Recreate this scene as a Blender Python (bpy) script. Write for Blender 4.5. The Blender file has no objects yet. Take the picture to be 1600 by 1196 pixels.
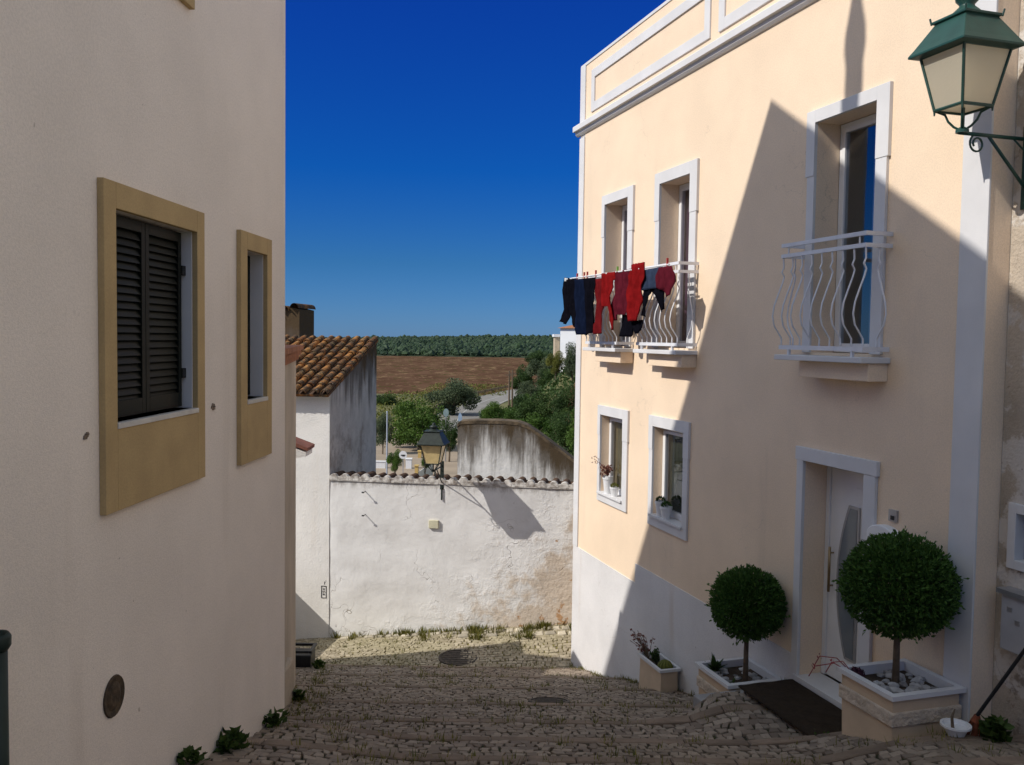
import bpy, math, random
from mathutils import noise as mn
from mathutils import Vector, Matrix
random.seed(7)
sc = bpy.context.scene
COL = sc.collection
R = math.radians
# ------------------------------------------------------------------ camera (photo is 1600x1196)
FOC = 1400.0
CAMR = Matrix.Rotation(math.pi/2 - R(2.86), 3, 'X') @ Matrix.Rotation(R(.8), 3, 'Z')
cd = bpy.data.cameras.new('camera'); cam = bpy.data.objects.new('camera', cd); COL.objects.link(cam)
cam.matrix_world = CAMR.to_4x4(); cd.sensor_width = 36; cd.lens = 36*FOC/1600; cd.clip_start = .05; cd.clip_end = 20000
sc.camera = cam
def ray(px, py):
    d = CAMR @ Vector(((px-800)/FOC, -(py-598)/FOC, -1)); return d/d.y
def at(px, py, Y): return ray(px, py)*Y
# ------------------------------------------------------------------ sun
PHI, EL = R(22), R(40)
SUN = Vector((math.cos(PHI), math.sin(PHI), -math.tan(EL))).normalized()
# ------------------------------------------------------------------ frames: along, out, up
class Frame:
    def __init__(s, o, ax, mir=False):
        s.o = Vector(o); s.x = Vector(ax).normalized(); s.z = Vector((0,0,1)); s.y = s.z.cross(s.x)
        s.m = Matrix((s.x, s.y, s.z)).transposed()
    def w(s, a, b, c): return s.o + s.m @ Vector((a, b, c))
    def l(s, p): return s.m.transposed() @ (Vector(p) - s.o)
    def hit(s, px, py, off=0):
        r = ray(px, py); n = s.y; t = (n.dot(s.o) + off)/n.dot(r); q = s.l(r*t); return q.x, q.z
BR = -.3075
FW = Frame((0,0,0), (1,0,0))
FRt = Frame((5.53,0,0), (BR,1,0))            # right wall: x far along, y out into the lane
KL = .775
FLt = Frame((-2.955*KL,0,0), (-.0492,-1,0))   # left wall: x = -far, y out into the lane
TH = R(-8)
FEn = Frame((-3.34,16.4,0), (-math.cos(TH),-math.sin(TH),0))   # end wall: x = towards the left, y out to the camera
# ------------------------------------------------------------------ mesh builder
class MB:
    def __init__(s): s.v=[]; s.f=[]; s.m=[]; s.t=[]
    def add(s, vs, fs, mi=0, tone=.5):
        k=len(s.v); s.v += [tuple(v) for v in vs]
        for f in fs: s.f.append([i+k for i in f]); s.m.append(mi); s.t.append(tone)
        return s
    def quad(s, a,b,c,d, mi=0, tone=.5): return s.add([a,b,c,d],[[0,1,2,3]],mi,tone)
    def box(s, x0,x1,y0,y1,z0,z1, mi=0, tone=.5):
        vs=[(x,y,z) for z in (z0,z1) for y in (y0,y1) for x in (x0,x1)]
        return s.add(vs, [[0,2,3,1],[4,5,7,6],[0,1,5,4],[2,6,7,3],[0,4,6,2],[1,3,7,5]], mi, tone)
    def taper(s, x0,x1,y0,y1,z0,z1, k0=1., k1=1., mi=0):
        cx,cy=(x0+x1)/2,(y0+y1)/2; hx,hy=(x1-x0)/2,(y1-y0)/2
        vs=[(cx+sx*hx*k,cy+sy*hy*k,z) for z,k in ((z0,k0),(z1,k1)) for sy in (-1,1) for sx in (-1,1)]
        return s.add(vs, [[0,2,3,1],[4,5,7,6],[0,1,5,4],[2,6,7,3],[0,4,6,2],[1,3,7,5]], mi)
    def tube(s, pts, r, n=8, mi=0, caps=True, tone=.5):
        pts=[Vector(p) for p in pts]; rs = r if isinstance(r,(list,tuple)) else [r]*len(pts)
        k=len(s.v); up=Vector((0,0,1))
        t0=(pts[1]-pts[0]).normalized()
        u=t0.cross(up) if abs(t0.z)<.9 else t0.cross(Vector((1,0,0)))
        u.normalize()
        for i,p in enumerate(pts):
            a=pts[max(i-1,0)]; b=pts[min(i+1,len(pts)-1)]; t=(b-a).normalized()
            u=(u-t*u.dot(t)).normalized(); w=t.cross(u)
            for j in range(n):
                q=2*math.pi*j/n; s.v.append(tuple(p+(u*math.cos(q)+w*math.sin(q))*rs[i]))
        for i in range(len(pts)-1):
            for j in range(n):
                a=k+i*n+j; b=k+i*n+(j+1)%n; s.f.append([a,b,b+n,a+n]); s.m.append(mi); s.t.append(tone)
        if caps:
            s.f.append([k+j for j in range(n)][::-1]); s.m.append(mi); s.t.append(tone)
            s.f.append([k+(len(pts)-1)*n+j for j in range(n)]); s.m.append(mi); s.t.append(tone)
        return s
    def lathe(s, c, prof, n=20, mi=0, sq=False):
        k=len(s.v)
        for r,z in prof:
            for j in range(n):
                q=2*math.pi*(j+(.5 if sq else 0))/n; s.v.append((c[0]+r*math.cos(q), c[1]+r*math.sin(q), c[2]+z))
        for i in range(len(prof)-1):
            for j in range(n):
                a=k+i*n+j; b=k+i*n+(j+1)%n; s.f.append([a,b,b+n,a+n]); s.m.append(mi); s.t.append(.5)
        s.f.append([k+j for j in range(n)][::-1]); s.m.append(mi); s.t.append(.5)
        s.f.append([k+(len(prof)-1)*n+j for j in range(n)]); s.m.append(mi); s.t.append(.5)
        return s
    def prism(s, poly, y0, y1, mi=0):
        n=len(poly); vs=[(x,y0,z) for x,z in poly]+[(x,y1,z) for x,z in poly]
        fs=[[i,(i+1)%n,(i+1)%n+n,i+n] for i in range(n)]+[list(range(n))[::-1],list(range(n,2*n))]
        return s.add(vs,fs,mi)
    def build(s, name, mats, parent=None, frame=FW, base=None, smooth=False, bevel=0, recalc=True):
        me=bpy.data.meshes.new(name)
        if parent is not None: b=BASE[parent.name]
        else: b=Vector(base) if base is not None else Vector((0,0,0))
        me.from_pydata([(v[0]-b.x,v[1]-b.y,v[2]-b.z) for v in s.v],[],s.f)
        if not isinstance(mats,(list,tuple)): mats=[mats]
        for m in mats: me.materials.append(m)
        me.polygons.foreach_set('material_index', s.m)
        if smooth: me.polygons.foreach_set('use_smooth',[True]*len(s.f))
        a=me.attributes.new('tone','FLOAT','FACE'); a.data.foreach_set('value', s.t)
        if recalc:
            import bmesh
            bm=bmesh.new(); bm.from_mesh(me); bmesh.ops.recalc_face_normals(bm, faces=bm.faces); bm.to_mesh(me); bm.free()
        me.update()
        o=bpy.data.objects.new(name, me); COL.objects.link(o)
        if parent is not None: o.parent=parent; BASE[o.name]=b
        else:
            o.matrix_world=Matrix.Translation(frame.w(*b)) @ frame.m.to_4x4(); BASE[o.name]=b
        if bevel:
            md=o.modifiers.new('bevel','BEVEL'); md.width=bevel; md.segments=2; md.limit_method='ANGLE'; md.angle_limit=R(40)
        return o
BASE={}
def tag(o, label=None, cat=None, group=None, kind=None):
    if label: o['label']=label
    if cat: o['category']=cat
    if group: o['group']=group
    if kind: o['kind']=kind
    return o
def root(name, label, cat, frame, base, group=None):
    o=bpy.data.objects.new(name,None); COL.objects.link(o); o.empty_display_size=.2
    o.matrix_world=Matrix.Translation(frame.w(*base)) @ frame.m.to_4x4()
    BASE[o.name]=Vector(base); return tag(o,label,cat,group)
def copy_tree(o, parent=None):
    c=o.copy(); COL.objects.link(c)
    if parent is not None: c.parent=parent
    BASE[c.name]=BASE.get(o.name, Vector((0,0,0)))
    for ch in list(o.children): copy_tree(ch,c)
    return c
# ------------------------------------------------------------------ materials
def nt(name):
    m=bpy.data.materials.new(name); m.use_nodes=True; t=m.node_tree; b=t.nodes['Principled BSDF']; return m,t,b
def N(t,typ,**kw):
    n=t.nodes.new(typ)
    for k,v in kw.items(): setattr(n,k,v)
    return n
def noise(t, vec, scale, detail=5, rough=.55, stretch=None):
    if stretch:
        mp=N(t,'ShaderNodeMapping'); mp.inputs['Scale'].default_value=stretch; t.links.new(vec,mp.inputs['Vector']); vec=mp.outputs['Vector']
    n=N(t,'ShaderNodeTexNoise'); n.inputs['Scale'].default_value=scale; n.inputs['Detail'].default_value=detail; n.inputs['Roughness'].default_value=rough
    t.links.new(vec,n.inputs['Vector']); return n.outputs['Fac']
def ramp(t, fac, a, b, ca=0, cb=1):
    r=N(t,'ShaderNodeMapRange'); r.inputs['From Min'].default_value=a; r.inputs['From Max'].default_value=b
    r.inputs['To Min'].default_value=ca; r.inputs['To Max'].default_value=cb; r.interpolation_type='SMOOTHSTEP' if True else 'LINEAR'
    t.links.new(fac,r.inputs['Value']); return r.outputs['Result']
def mixc(t, fac, a, b):
    n=N(t,'ShaderNodeMix',data_type='RGBA')
    if isinstance(fac,(int,float)): n.inputs[0].default_value=fac
    else: t.links.new(fac,n.inputs[0])
    for i,c in ((6,a),(7,b)):
        if isinstance(c,tuple): n.inputs[i].default_value=(*c[:3],1)
        else: t.links.new(c,n.inputs[i])
    return n.outputs[2]
def mth(t, op, a, b):
    n=N(t,'ShaderNodeMath',operation=op)
    for i,c in enumerate((a,b)):
        if isinstance(c,(int,float)): n.inputs[i].default_value=c
        else: t.links.new(c,n.inputs[i])
    return n.outputs[0]
def bumpn(t,b,h,strength,dist=.01):
    n=N(t,'ShaderNodeBump'); n.inputs['Strength'].default_value=strength; n.inputs['Distance'].default_value=dist
    t.links.new(h,n.inputs['Height']); t.links.new(n.outputs[0],b.inputs['Normal'])
def sc3(c,k): return tuple(min(1,x*k) for x in c)
def mat(name, col, var=.1, ns=3, rough=.85, bump=0, bs=80, spec=.3, tone=0, metal=0, alt=None, fine=0, bd=.01):
    m,t,b=nt(name); tc=N(t,'ShaderNodeTexCoord').outputs['Object']
    f=ramp(t,noise(t,tc,ns,6),.3,.7)
    c=mixc(t,f,sc3(alt or col,1-var if not alt else 1),sc3(col,1+var))
    if fine:
        f2=ramp(t,noise(t,tc,bs*.7,3),.3,.7,1-fine,1+fine)
        h=N(t,'ShaderNodeVectorMath',operation='SCALE'); t.links.new(c,h.inputs[0]); t.links.new(f2,h.inputs['Scale']); c=h.outputs[0]
    if tone:
        a=N(t,'ShaderNodeAttribute',attribute_name='tone'); k=ramp(t,a.outputs['Fac'],0,1,1-tone,1+tone)
        h=N(t,'ShaderNodeVectorMath',operation='SCALE'); t.links.new(c,h.inputs[0]); t.links.new(k,h.inputs['Scale']); c=h.outputs[0]
    t.links.new(c,b.inputs['Base Color']); b.inputs['Roughness'].default_value=rough; b.inputs['Metallic'].default_value=metal
    b.inputs['Specular IOR Level'].default_value=spec
    if bump: bumpn(t,b,noise(t,tc,bs,4),bump,bd)
    return m
def leafmat(name, ca, cb, tr=.25):
    m,t,b=nt(name); a=N(t,'ShaderNodeAttribute',attribute_name='tone')
    c=mixc(t,a.outputs['Fac'],ca,cb); t.links.new(c,b.inputs['Base Color']); b.inputs['Roughness'].default_value=.6; b.inputs['Specular IOR Level'].default_value=.25
    ts=N(t,'ShaderNodeBsdfTranslucent'); t.links.new(c,ts.inputs['Color']); mx=N(t,'ShaderNodeMixShader'); mx.inputs[0].default_value=tr
    t.links.new(b.outputs[0],mx.inputs[1]); t.links.new(ts.outputs[0],mx.inputs[2]); t.links.new(mx.outputs[0],t.nodes['Material Output'].inputs['Surface'])
    return m
def glassmat(name, tint=(.62,.62,.66), base=.0):
    m,t,b=nt(name)
    g=N(t,'ShaderNodeBsdfGlossy'); g.inputs['Roughness'].default_value=.02; g.inputs['Color'].default_value=(.9,.95,1,1)
    tr=N(t,'ShaderNodeBsdfTransparent'); tr.inputs['Color'].default_value=(*tint,1)
    fr=N(t,'ShaderNodeFresnel'); fr.inputs['IOR'].default_value=1.5; f=mth(t,'ADD',mth(t,'MULTIPLY',fr.outputs[0],.16),base)
    mx=N(t,'ShaderNodeMixShader'); t.links.new(f,mx.inputs[0]); t.links.new(tr.outputs[0],mx.inputs[1]); t.links.new(g.outputs[0],mx.inputs[2])
    t.links.new(mx.outputs[0],t.nodes['Material Output'].inputs['Surface']); return m

def stuccomat(name, col, dirt=(.35,.28,.22), bs=140, bump=.25, damp_z=None, damp_w=.6, spots=True, var=.07, cracks=0, patch=None, run=.22):
    """painted render: faint mottling, fine grain, small chips, rain marks with a shape of their own"""
    m,t,b=nt(name); tc=N(t,'ShaderNodeTexCoord').outputs['Object']
    f=ramp(t,noise(t,tc,.9,6,.6),.3,.7); c=mixc(t,f,sc3(col,1-var),sc3(col,1+var))
    g=ramp(t,noise(t,tc,70,2),.3,.7,.95,1.05)
    h=N(t,'ShaderNodeVectorMath',operation='SCALE'); t.links.new(c,h.inputs[0]); t.links.new(g,h.inputs['Scale']); c=h.outputs[0]
    st=ramp(t,noise(t,tc,2.2,5,.6,(1,1,.12)),.58,.8,0,run); c=mixc(t,st,c,sc3(dirt,1.5))
    if patch:
        pf=noise(t,tc,1.7,9,.66); c=mixc(t,ramp(t,pf,.50,.545),c,patch); c=mixc(t,ramp(t,noise(t,tc,3.1,8,.7),.58,.64,0,.8),c,sc3(dirt,.8))
    if cracks:
        v=N(t,'ShaderNodeTexVoronoi',feature='DISTANCE_TO_EDGE'); v.inputs['Scale'].default_value=.9
        mp=N(t,'ShaderNodeVectorMath',operation='ADD'); nn=N(t,'ShaderNodeTexNoise'); nn.inputs['Scale'].default_value=2.2; nn.inputs['Detail'].default_value=6; t.links.new(tc,nn.inputs['Vector']); t.links.new(tc,mp.inputs[0]); t.links.new(nn.outputs['Color'],mp.inputs[1]); t.links.new(mp.outputs[0],v.inputs['Vector'])
        ck=mth(t,'MULTIPLY',ramp(t,v.outputs['Distance'],.0045,.0),ramp(t,noise(t,tc,.7,2),.54,.60)); c=mixc(t,mth(t,'MULTIPLY',ck,cracks),c,sc3(dirt,.7))
    if spots:
        sp=ramp(t,noise(t,tc,14,2,.4),.765,.79,0,.6); c=mixc(t,sp,c,dirt)
    if damp_z is not None:
        sx=N(t,'ShaderNodeSeparateXYZ'); t.links.new(tc,sx.inputs[0])
        zz=mth(t,'ADD',sx.outputs['Z'],mth(t,'MULTIPLY',noise(t,tc,2.5,6,.65),damp_w*1.4))
        d=ramp(t,zz,damp_z+damp_w,damp_z,0,.55); c=mixc(t,d,c,dirt)
    t.links.new(c,b.inputs['Base Color']); b.inputs['Roughness'].default_value=.92; b.inputs['Specular IOR Level'].default_value=.15
    hh=mth(t,'ADD',noise(t,tc,bs,3),mth(t,'MULTIPLY',noise(t,tc,6,4),1.2)); bumpn(t,b,hh,bump,.012)
    return m

M={}
M['pale']=stuccomat('pale_render',(.89,.795,.71),bump=.35,cracks=.12,var=.05)
M['cream']=stuccomat('cream_render',(.83,.655,.485),spots=False,bump=.22,var=.05,cracks=.3,run=.3)
M['trim']=mat('grey_white_trim',(.66,.65,.655),.05,2,.8,.1,120)
M['plinth']=stuccomat('white_plinth',(.68,.66,.66),spots=True,bump=.35,var=.07,cracks=.4,run=.45)
M['beige']=mat('beige_surround',(.50,.355,.175),.08,3,.85,.2,120,fine=.05)
M['shutter']=mat('shutter_paint',(.006,.008,.006),.15,5,.5,.05,60,spec=.15)
M['hinge']=mat('black_iron',(.012,.013,.014),.2,8,.5,spec=.4)
M['greeniron']=mat('dark_green_iron',(.010,.052,.042),.15,6,.45,.08,60,spec=.45)
M['greenpipe']=mat('green_pipe_paint',(.02,.035,.03),.2,6,.5)
M['white']=mat('white_lacquer',(.78,.78,.79),.03,4,.35,spec=.45)
M['rail']=mat('white_iron_paint',(.74,.74,.77),.05,6,.45,spec=.4)
M['sill']=mat('pale_marble',(.6,.57,.53),.08,8,.5)
M['glass']=glassmat('window_glass'); M['darkglass']=glassmat('dark_window_glass',(.5,.55,.6),.02)
M['purple']=mat('purple_curtain',(.16,.07,.13),.2,6,.9); M['olive']=mat('olive_blind',(.32,.27,.13),.12,6,.9); M['bluecur']=mat('pale_blue_curtain',(.35,.42,.5),.12,6,.9); M['darkgreen']=mat('green_curtain',(.07,.08,.045),.2,6,.9)
M['inside']=mat('inside',(.06,.05,.045),.1,3)
M['rust']=mat('rusty_iron',(.16,.09,.045),.3,20,.8,.3,60,alt=(.05,.03,.02))
M['terra']=mat('terracotta',(.36,.15,.07),.2,4,.9,.3,60,tone=.25)
M['frost']=None
M['concrete']=mat('concrete',(.32,.31,.31),.12,4,.9,.3,70)
M['creamplanter']=mat('cream_planter',(.62,.47,.33),.07,4,.9,.25,100)
M['carved']=mat('carved_band',(.58,.48,.38),.12,14,.9,.8,26,bd=.03)
M['soil']=mat('soil',(.06,.042,.03),.3,12,1,.6,50)
M['pebble']=mat('pale_pebbles',(.34,.33,.33),.2,9,.8,.2,60,tone=.35)
M['bark']=mat('bark',(.15,.11,.075),.25,12,.95,.6,40)
M['mat']=mat('brown_coir',(.035,.022,.012),.2,20,1,1,220)
M['oldwall']=stuccomat('old_beige_wall',(.50,.42,.33),dirt=(.3,.22,.16),bump=.6,bs=40,var=.16)
M['flaking']=stuccomat('flaking_old_wall',(.47,.40,.325),dirt=(.26,.2,.155),bump=.9,bs=32,var=.2,cracks=.6,patch=(.62,.57,.52))
M['meter']=mat('grey_meter',(.42,.42,.45),.06,5,.5)
M['black']=mat('black_plastic',(.018,.018,.02),.15,6,.45)
M['brass']=mat('bronze_bar',(.3,.22,.12),.1,8,.35,metal=.7)
M['ventiron']=mat('vent_iron',(.085,.058,.035),.3,20,.8,.4,60,alt=(.045,.032,.022)); M['chip']=mat('chipped_mortar',(.22,.17,.13),.3,40,.9); M['drain']=mat('drain_iron',(.075,.06,.05),.25,14,.7,.3,60,alt=(.04,.034,.03)); M['steel']=mat('steel',(.4,.4,.42),.1,6,.35,metal=.6)
M['doorglass']=mat('grey_glass',(.16,.18,.2),.1,3,.15,spec=.6)

def frost():
    m,t,b=nt('frosted_lamp_glass'); b.inputs['Base Color'].default_value=(.86,.79,.64,1); b.inputs['Roughness'].default_value=.3
    tc=N(t,'ShaderNodeTexCoord').outputs['Object']; bumpn(t,b,noise(t,tc,60,3),.25,.01)
    ts=N(t,'ShaderNodeBsdfTranslucent'); ts.inputs['Color'].default_value=(.9,.82,.66,1)
    mx=N(t,'ShaderNodeMixShader'); mx.inputs[0].default_value=.6; t.links.new(b.outputs[0],mx.inputs[1]); t.links.new(ts.outputs[0],mx.inputs[2])
    t.links.new(mx.outputs[0],t.nodes['Material Output'].inputs['Surface']); return m
M['frost']=frost()
M['amber']=mat('yellowed_glass',(.74,.57,.28),.1,8,.3)

def endwallmat():
    m,t,b=nt('limewashed_wall'); tc=N(t,'ShaderNodeTexCoord').outputs['Object']
    sx=N(t,'ShaderNodeSeparateXYZ'); t.links.new(tc,sx.inputs[0])   # x towards left (0..-4.6 on the wall), z from the base
    base=mixc(t,ramp(t,noise(t,tc,1.6,6,.6),.3,.7),(.74,.72,.70),(.86,.845,.83))
    # tan flaking, mostly to the lower right
    low=mth(t,'ADD',mth(t,'SUBTRACT',mth(t,'MULTIPLY',sx.outputs['X'],-.13),mth(t,'MULTIPLY',sx.outputs['Z'],.14)),.14)
    fl=mth(t,'ADD',noise(t,tc,1.9,9,.68),low); c=mixc(t,ramp(t,fl,.56,.74,0,.8),base,(.58,.47,.36))
    fl2=mth(t,'ADD',noise(t,tc,4.3,7,.62),mth(t,'MULTIPLY',low,.6)); c=mixc(t,ramp(t,fl2,.73,.78,0,.9),c,(.45,.25,.12))
    # grey lichen under the tiles
    top=mth(t,'ADD',mth(t,'MULTIPLY',mth(t,'ADD',sx.outputs['Z'],-2.72),2.0),noise(t,tc,9,5,.7,(1,1,.35)))
    c=mixc(t,ramp(t,top,.62,1.05,0,.75),c,(.25,.22,.19))
    # cracks
    v=N(t,'ShaderNodeTexVoronoi',feature='DISTANCE_TO_EDGE'); v.inputs['Scale'].default_value=1.3
    mp=N(t,'ShaderNodeVectorMath',operation='ADD'); nn=N(t,'ShaderNodeTexNoise'); nn.inputs['Scale'].default_value=3; t.links.new(tc,nn.inputs['Vector'])
    t.links.new(tc,mp.inputs[0]); t.links.new(nn.outputs['Color'],mp.inputs[1]); t.links.new(mp.outputs[0],v.inputs['Vector'])
    cr=mth(t,'MULTIPLY',ramp(t,v.outputs['Distance'],.012,.0),ramp(t,noise(t,tc,.8,2),.52,.6)); c=mixc(t,mth(t,'MULTIPLY',cr,.6),c,(.3,.26,.22))
    t.links.new(c,b.inputs['Base Color']); b.inputs['Roughness'].default_value=.95; b.inputs['Specular IOR Level'].default_value=.1
    rough=ramp(t,fl,.45,.7,.25,1.6)
    h=mth(t,'ADD',mth(t,'MULTIPLY',mth(t,'MULTIPLY',noise(t,tc,11,6,.6),rough),1.2),mth(t,'MULTIPLY',noise(t,tc,2.5,4),1.4)); h=mth(t,'SUBTRACT',h,cr)
    bumpn(t,b,h,.42,.03); return m
M['endwall']=endwallmat()
def streakmat(name, light, dark, zt, fall, amt=.9, brown=(.10,.065,.035), slope=None, b0=.86):
    """lime wash with black and brown runs that start at the coping height zt and reach down about fall metres"""
    m,t,b=nt(name); tc=N(t,'ShaderNodeTexCoord').outputs['Object']
    sx=N(t,'ShaderNodeSeparateXYZ'); t.links.new(tc,sx.inputs[0])
    base=mixc(t,ramp(t,noise(t,tc,3,6,.65),.3,.7),sc3(light,.8),light)
    zc=sx.outputs['Z']
    if slope: zc=mth(t,'ADD',zc,mth(t,'MULTIPLY',mth(t,'MAXIMUM',mth(t,'SUBTRACT',slope[0],sx.outputs['X']),0.0),slope[1]))
    s=noise(t,tc,3.2,7,.7,(1,1,.10)); zz=mth(t,'MULTIPLY',mth(t,'SUBTRACT',zc,zt-fall),1/fall)
    k=mth(t,'ADD',s,mth(t,'MULTIPLY',zz,.42)); c=mixc(t,ramp(t,k,.62,.86,0,amt),base,dark)
    k2=mth(t,'ADD',noise(t,tc,1.6,7,.7,(1,1,.25)),mth(t,'MULTIPLY',zz,.5)); c=mixc(t,ramp(t,k2,b0,b0+.14,0,.95),c,brown)
    t.links.new(c,b.inputs['Base Color']); b.inputs['Roughness'].default_value=.95; b.inputs['Specular IOR Level'].default_value=.1
    c=mixc(t,ramp(t,noise(t,tc,1.1,7,.72),.52,.66,0,.55),c,sc3(dark,2.2)); t.links.new(c,b.inputs['Base Color'])
    bumpn(t,b,noise(t,tc,14,6,.65),.4,.03); return m
M['facade']=stuccomat('white_limewash',(.84,.81,.77),dirt=(.5,.42,.34),bump=.5,bs=30,var=.07)

def tilemat():
    m,t,b=nt('old_roof_tiles'); tc=N(t,'ShaderNodeTexCoord').outputs['Object']; a=N(t,'ShaderNodeAttribute',attribute_name='tone').outputs['Fac']
    c=mixc(t,a,(.24,.095,.034),(.50,.23,.07))
    c=mixc(t,ramp(t,noise(t,tc,4.5,7,.78),.40,.55,0,.94),c,(.07,.05,.036))
    c=mixc(t,ramp(t,noise(t,tc,13,5,.7),.56,.68,0,.8),c,(.45,.34,.14))
    c=mixc(t,ramp(t,noise(t,tc,22,4,.7),.62,.70,0,.8),c,(.34,.32,.28))
    t.links.new(c,b.inputs['Base Color']); b.inputs['Roughness'].default_value=.95; b.inputs['Specular IOR Level'].default_value=.1
    bumpn(t,b,noise(t,tc,40,5),.5,.015); return m
M['tile']=tilemat()
def cobblemat(name='worn_cobble',lo=(.165,.125,.097),hi=(.35,.285,.225),st=(.25,.195,.14)):
    m,t,b=nt(name); tc=N(t,'ShaderNodeTexCoord').outputs['Object']; a=N(t,'ShaderNodeAttribute',attribute_name='tone').outputs['Fac']
    c=mixc(t,a,lo,hi); c=mixc(t,ramp(t,noise(t,tc,.8,5,.6),.4,.7,0,.5),c,st)
    c=mixc(t,ramp(t,noise(t,tc,35,4),.5,.7,0,.4),c,(.17,.135,.10))
    t.links.new(c,b.inputs['Base Color']); b.inputs['Roughness'].default_value=.75; b.inputs['Specular IOR Level'].default_value=.3
    bumpn(t,b,noise(t,tc,45,5),.3,.01); return m
M['cobble']=cobblemat(); M['suncobble']=cobblemat('sunlit_cobble',(.28,.235,.165),(.49,.425,.32),(.32,.29,.16))  # paler cobble copy: the cross street's sunlight is put into its colour
M['joint']=mat('earth_joint',(.035,.027,.02),.3,3,1,.5,60,alt=(.05,.055,.02))
M['moss']=mat('mossy_joint',(.17,.15,.045),.3,2,1,.5,60,alt=(.12,.095,.05)); M['edge']=mat('step_edge_stone',(.21,.155,.115),.2,5,.85,.4,35,tone=.15)
M['ground']=mat('dry_ground',(.13,.115,.05),.3,.12,1,alt=(.075,.09,.03))
M['plaza']=mat('tan_paving',(.34,.27,.2),.1,.4,.95)
M['asphalt']=mat('pale_asphalt',(.23,.215,.195),.1,.3,.9)
M['roadline']=mat('road_paint',(.42,.41,.39),.1,2,.8)
def fieldmat():
    m,t,b=nt('ploughed_earth'); tc=N(t,'ShaderNodeTexCoord').outputs['Object']
    f=noise(t,tc,.12,9,.75,(1,.3,1)); c=mixc(t,ramp(t,f,.35,.65),(.085,.045,.029),(.135,.078,.049))
    r=noise(t,tc,.8,7,.8,(.35,.12,1)); c=mixc(t,ramp(t,r,.54,.62,0,.75),c,(.27,.18,.10)); c=mixc(t,ramp(t,noise(t,tc,1.1,5,.75,(.4,.14,1)),.54,.62,0,.75),c,(.06,.06,.02))
    t.links.new(c,b.inputs['Base Color']); b.inputs['Roughness'].default_value=1; b.inputs['Specular IOR Level'].default_value=0; return m
M['field']=fieldmat()
M['forestfloor']=mat('forest_floor',(.03,.045,.018),.3,.05,1)
M['redsoil']=mat('red_soil',(.21,.11,.06),.3,.6,1)
M['leafdark']=leafmat('topiary_leaf',(.024,.065,.011),(.085,.175,.032),.25)
M['leafgreen']=leafmat('green_leaf',(.034,.084,.011),(.115,.19,.032))
M['leafolive']=leafmat('olive_leaf',(.05,.075,.035),(.13,.165,.085))
M['leafdeep']=leafmat('deep_green_leaf',(.024,.054,.014),(.07,.12,.03))
M['leafyellow']=leafmat('yellow_green_leaf',(.09,.11,.02),(.2,.2,.04))
M['leafforest']=leafmat('forest_leaf',(.017,.037,.016),(.045,.078,.032),.1)
M['grass']=leafmat('grass_blade',(.08,.095,.018),(.24,.21,.05),.3)
M['weed']=leafmat('weed_leaf',(.03,.06,.012),(.08,.13,.03),.3)
M['redleaf']=leafmat('reddish_leaf',(.12,.035,.03),(.25,.10,.07),.3)
M['hillwhite']=mat('white_house_paint',(.8,.8,.8),.04,.4)
M['yellow']=mat('yellow_paint',(.6,.42,.15),.1,1)
def cloth(name,c): 
    return mat(name,c,.22,9,1,.3,160,spec=0)

# ------------------------------------------------------------------ heights
EDGES=[4.6,5.5,6.35,7.2,8.2,9.5,11.1,12.6,14.15]
def zl(Y):
    if Y<5: return -1.6-(1.03/5)*max(Y,-8)
    return -1.18-.29*Y
def sm(x): x=max(0,min(1,x)); return x*x*(3-2*x)
def Yfoot(X): return 16.4-.14*(X+3.34)
def zfoot(X): return -5.61+.117*(max(-5,min(2.2,X))+3.34)
def laneZ(X,Y):
    if Y<=EDGES[-1]:
        e=[y for y in EDGES if y<Y]
        add=.2*sm((X-2.1)/1.0)*sm((8.0-Y)/1.4)+.1*sm((-.6-X)/1.2)*sm((8.2-Y)/1.2)
        if not e: return zl(Y)+add
        a=e[-1]; i=EDGES.index(a)
        b=EDGES[i+1]; z0=zl(a)-.085; z1=zl(b); z=z0+(z1-z0)*(Y-a)/(b-a)+add
        if 7<Y<9.3 and X>1:
            dx=X-5.53; S=dx*-.29392+Y*.95583; O=-(dx*.95583+Y*.29392)
            if 7.0<S<9.12: z=lerp(z,max(z,-3.372),sm((1.55-O)/.7)*sm((S-7.0)/.5))
        return z
    k=min(1.1,(Y-14.15)/(Yfoot(X)-14.15)); return -5.40+(zfoot(X)+5.40)*k
def XR(Y): return 5.53+BR*Y
def XL(Y): return -2.955*KL+.0492*Y
def lerp(a,b,k): return a+(b-a)*k
TOE=[(20,-.5),(40,-.6),(70,-2.0),(103,-2.6),(130,-.2),(165,3.5),(220,9),(300,30)]
def toe(Y):
    if Y<=TOE[0][0]: return TOE[0][1]
    for (a,p),(b,q) in zip(TOE,TOE[1:]):
        if Y<=b: return lerp(p,q,(Y-a)/(b-a))
    return 60
def H(X,Y):
    if Y<17: z=zl(min(Y,14.3))-.45 - (.35 if Y>12 else 0)
    elif Y<45: z=lerp(-6.1,-9.8,sm((Y-17)/28))
    elif Y<430: z=-9.8
    elif Y<950: z=-9.8+6.5*((Y-430)/520)**1.2
    else: z=-3.3-.05*(Y-950) if Y<1500 else -31-.004*(Y-1500)
    if 22<Y<330:
        amp=9.0*sm((Y-22)/22)*sm((330-Y)/120)
        z+=amp*sm((X-toe(Y))/13.0)
    if Y>430: z+=2.5*math.sin(X*.011+1.2)*sm((Y-430)/300)*sm((1500-Y)/400)
    return z

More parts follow.
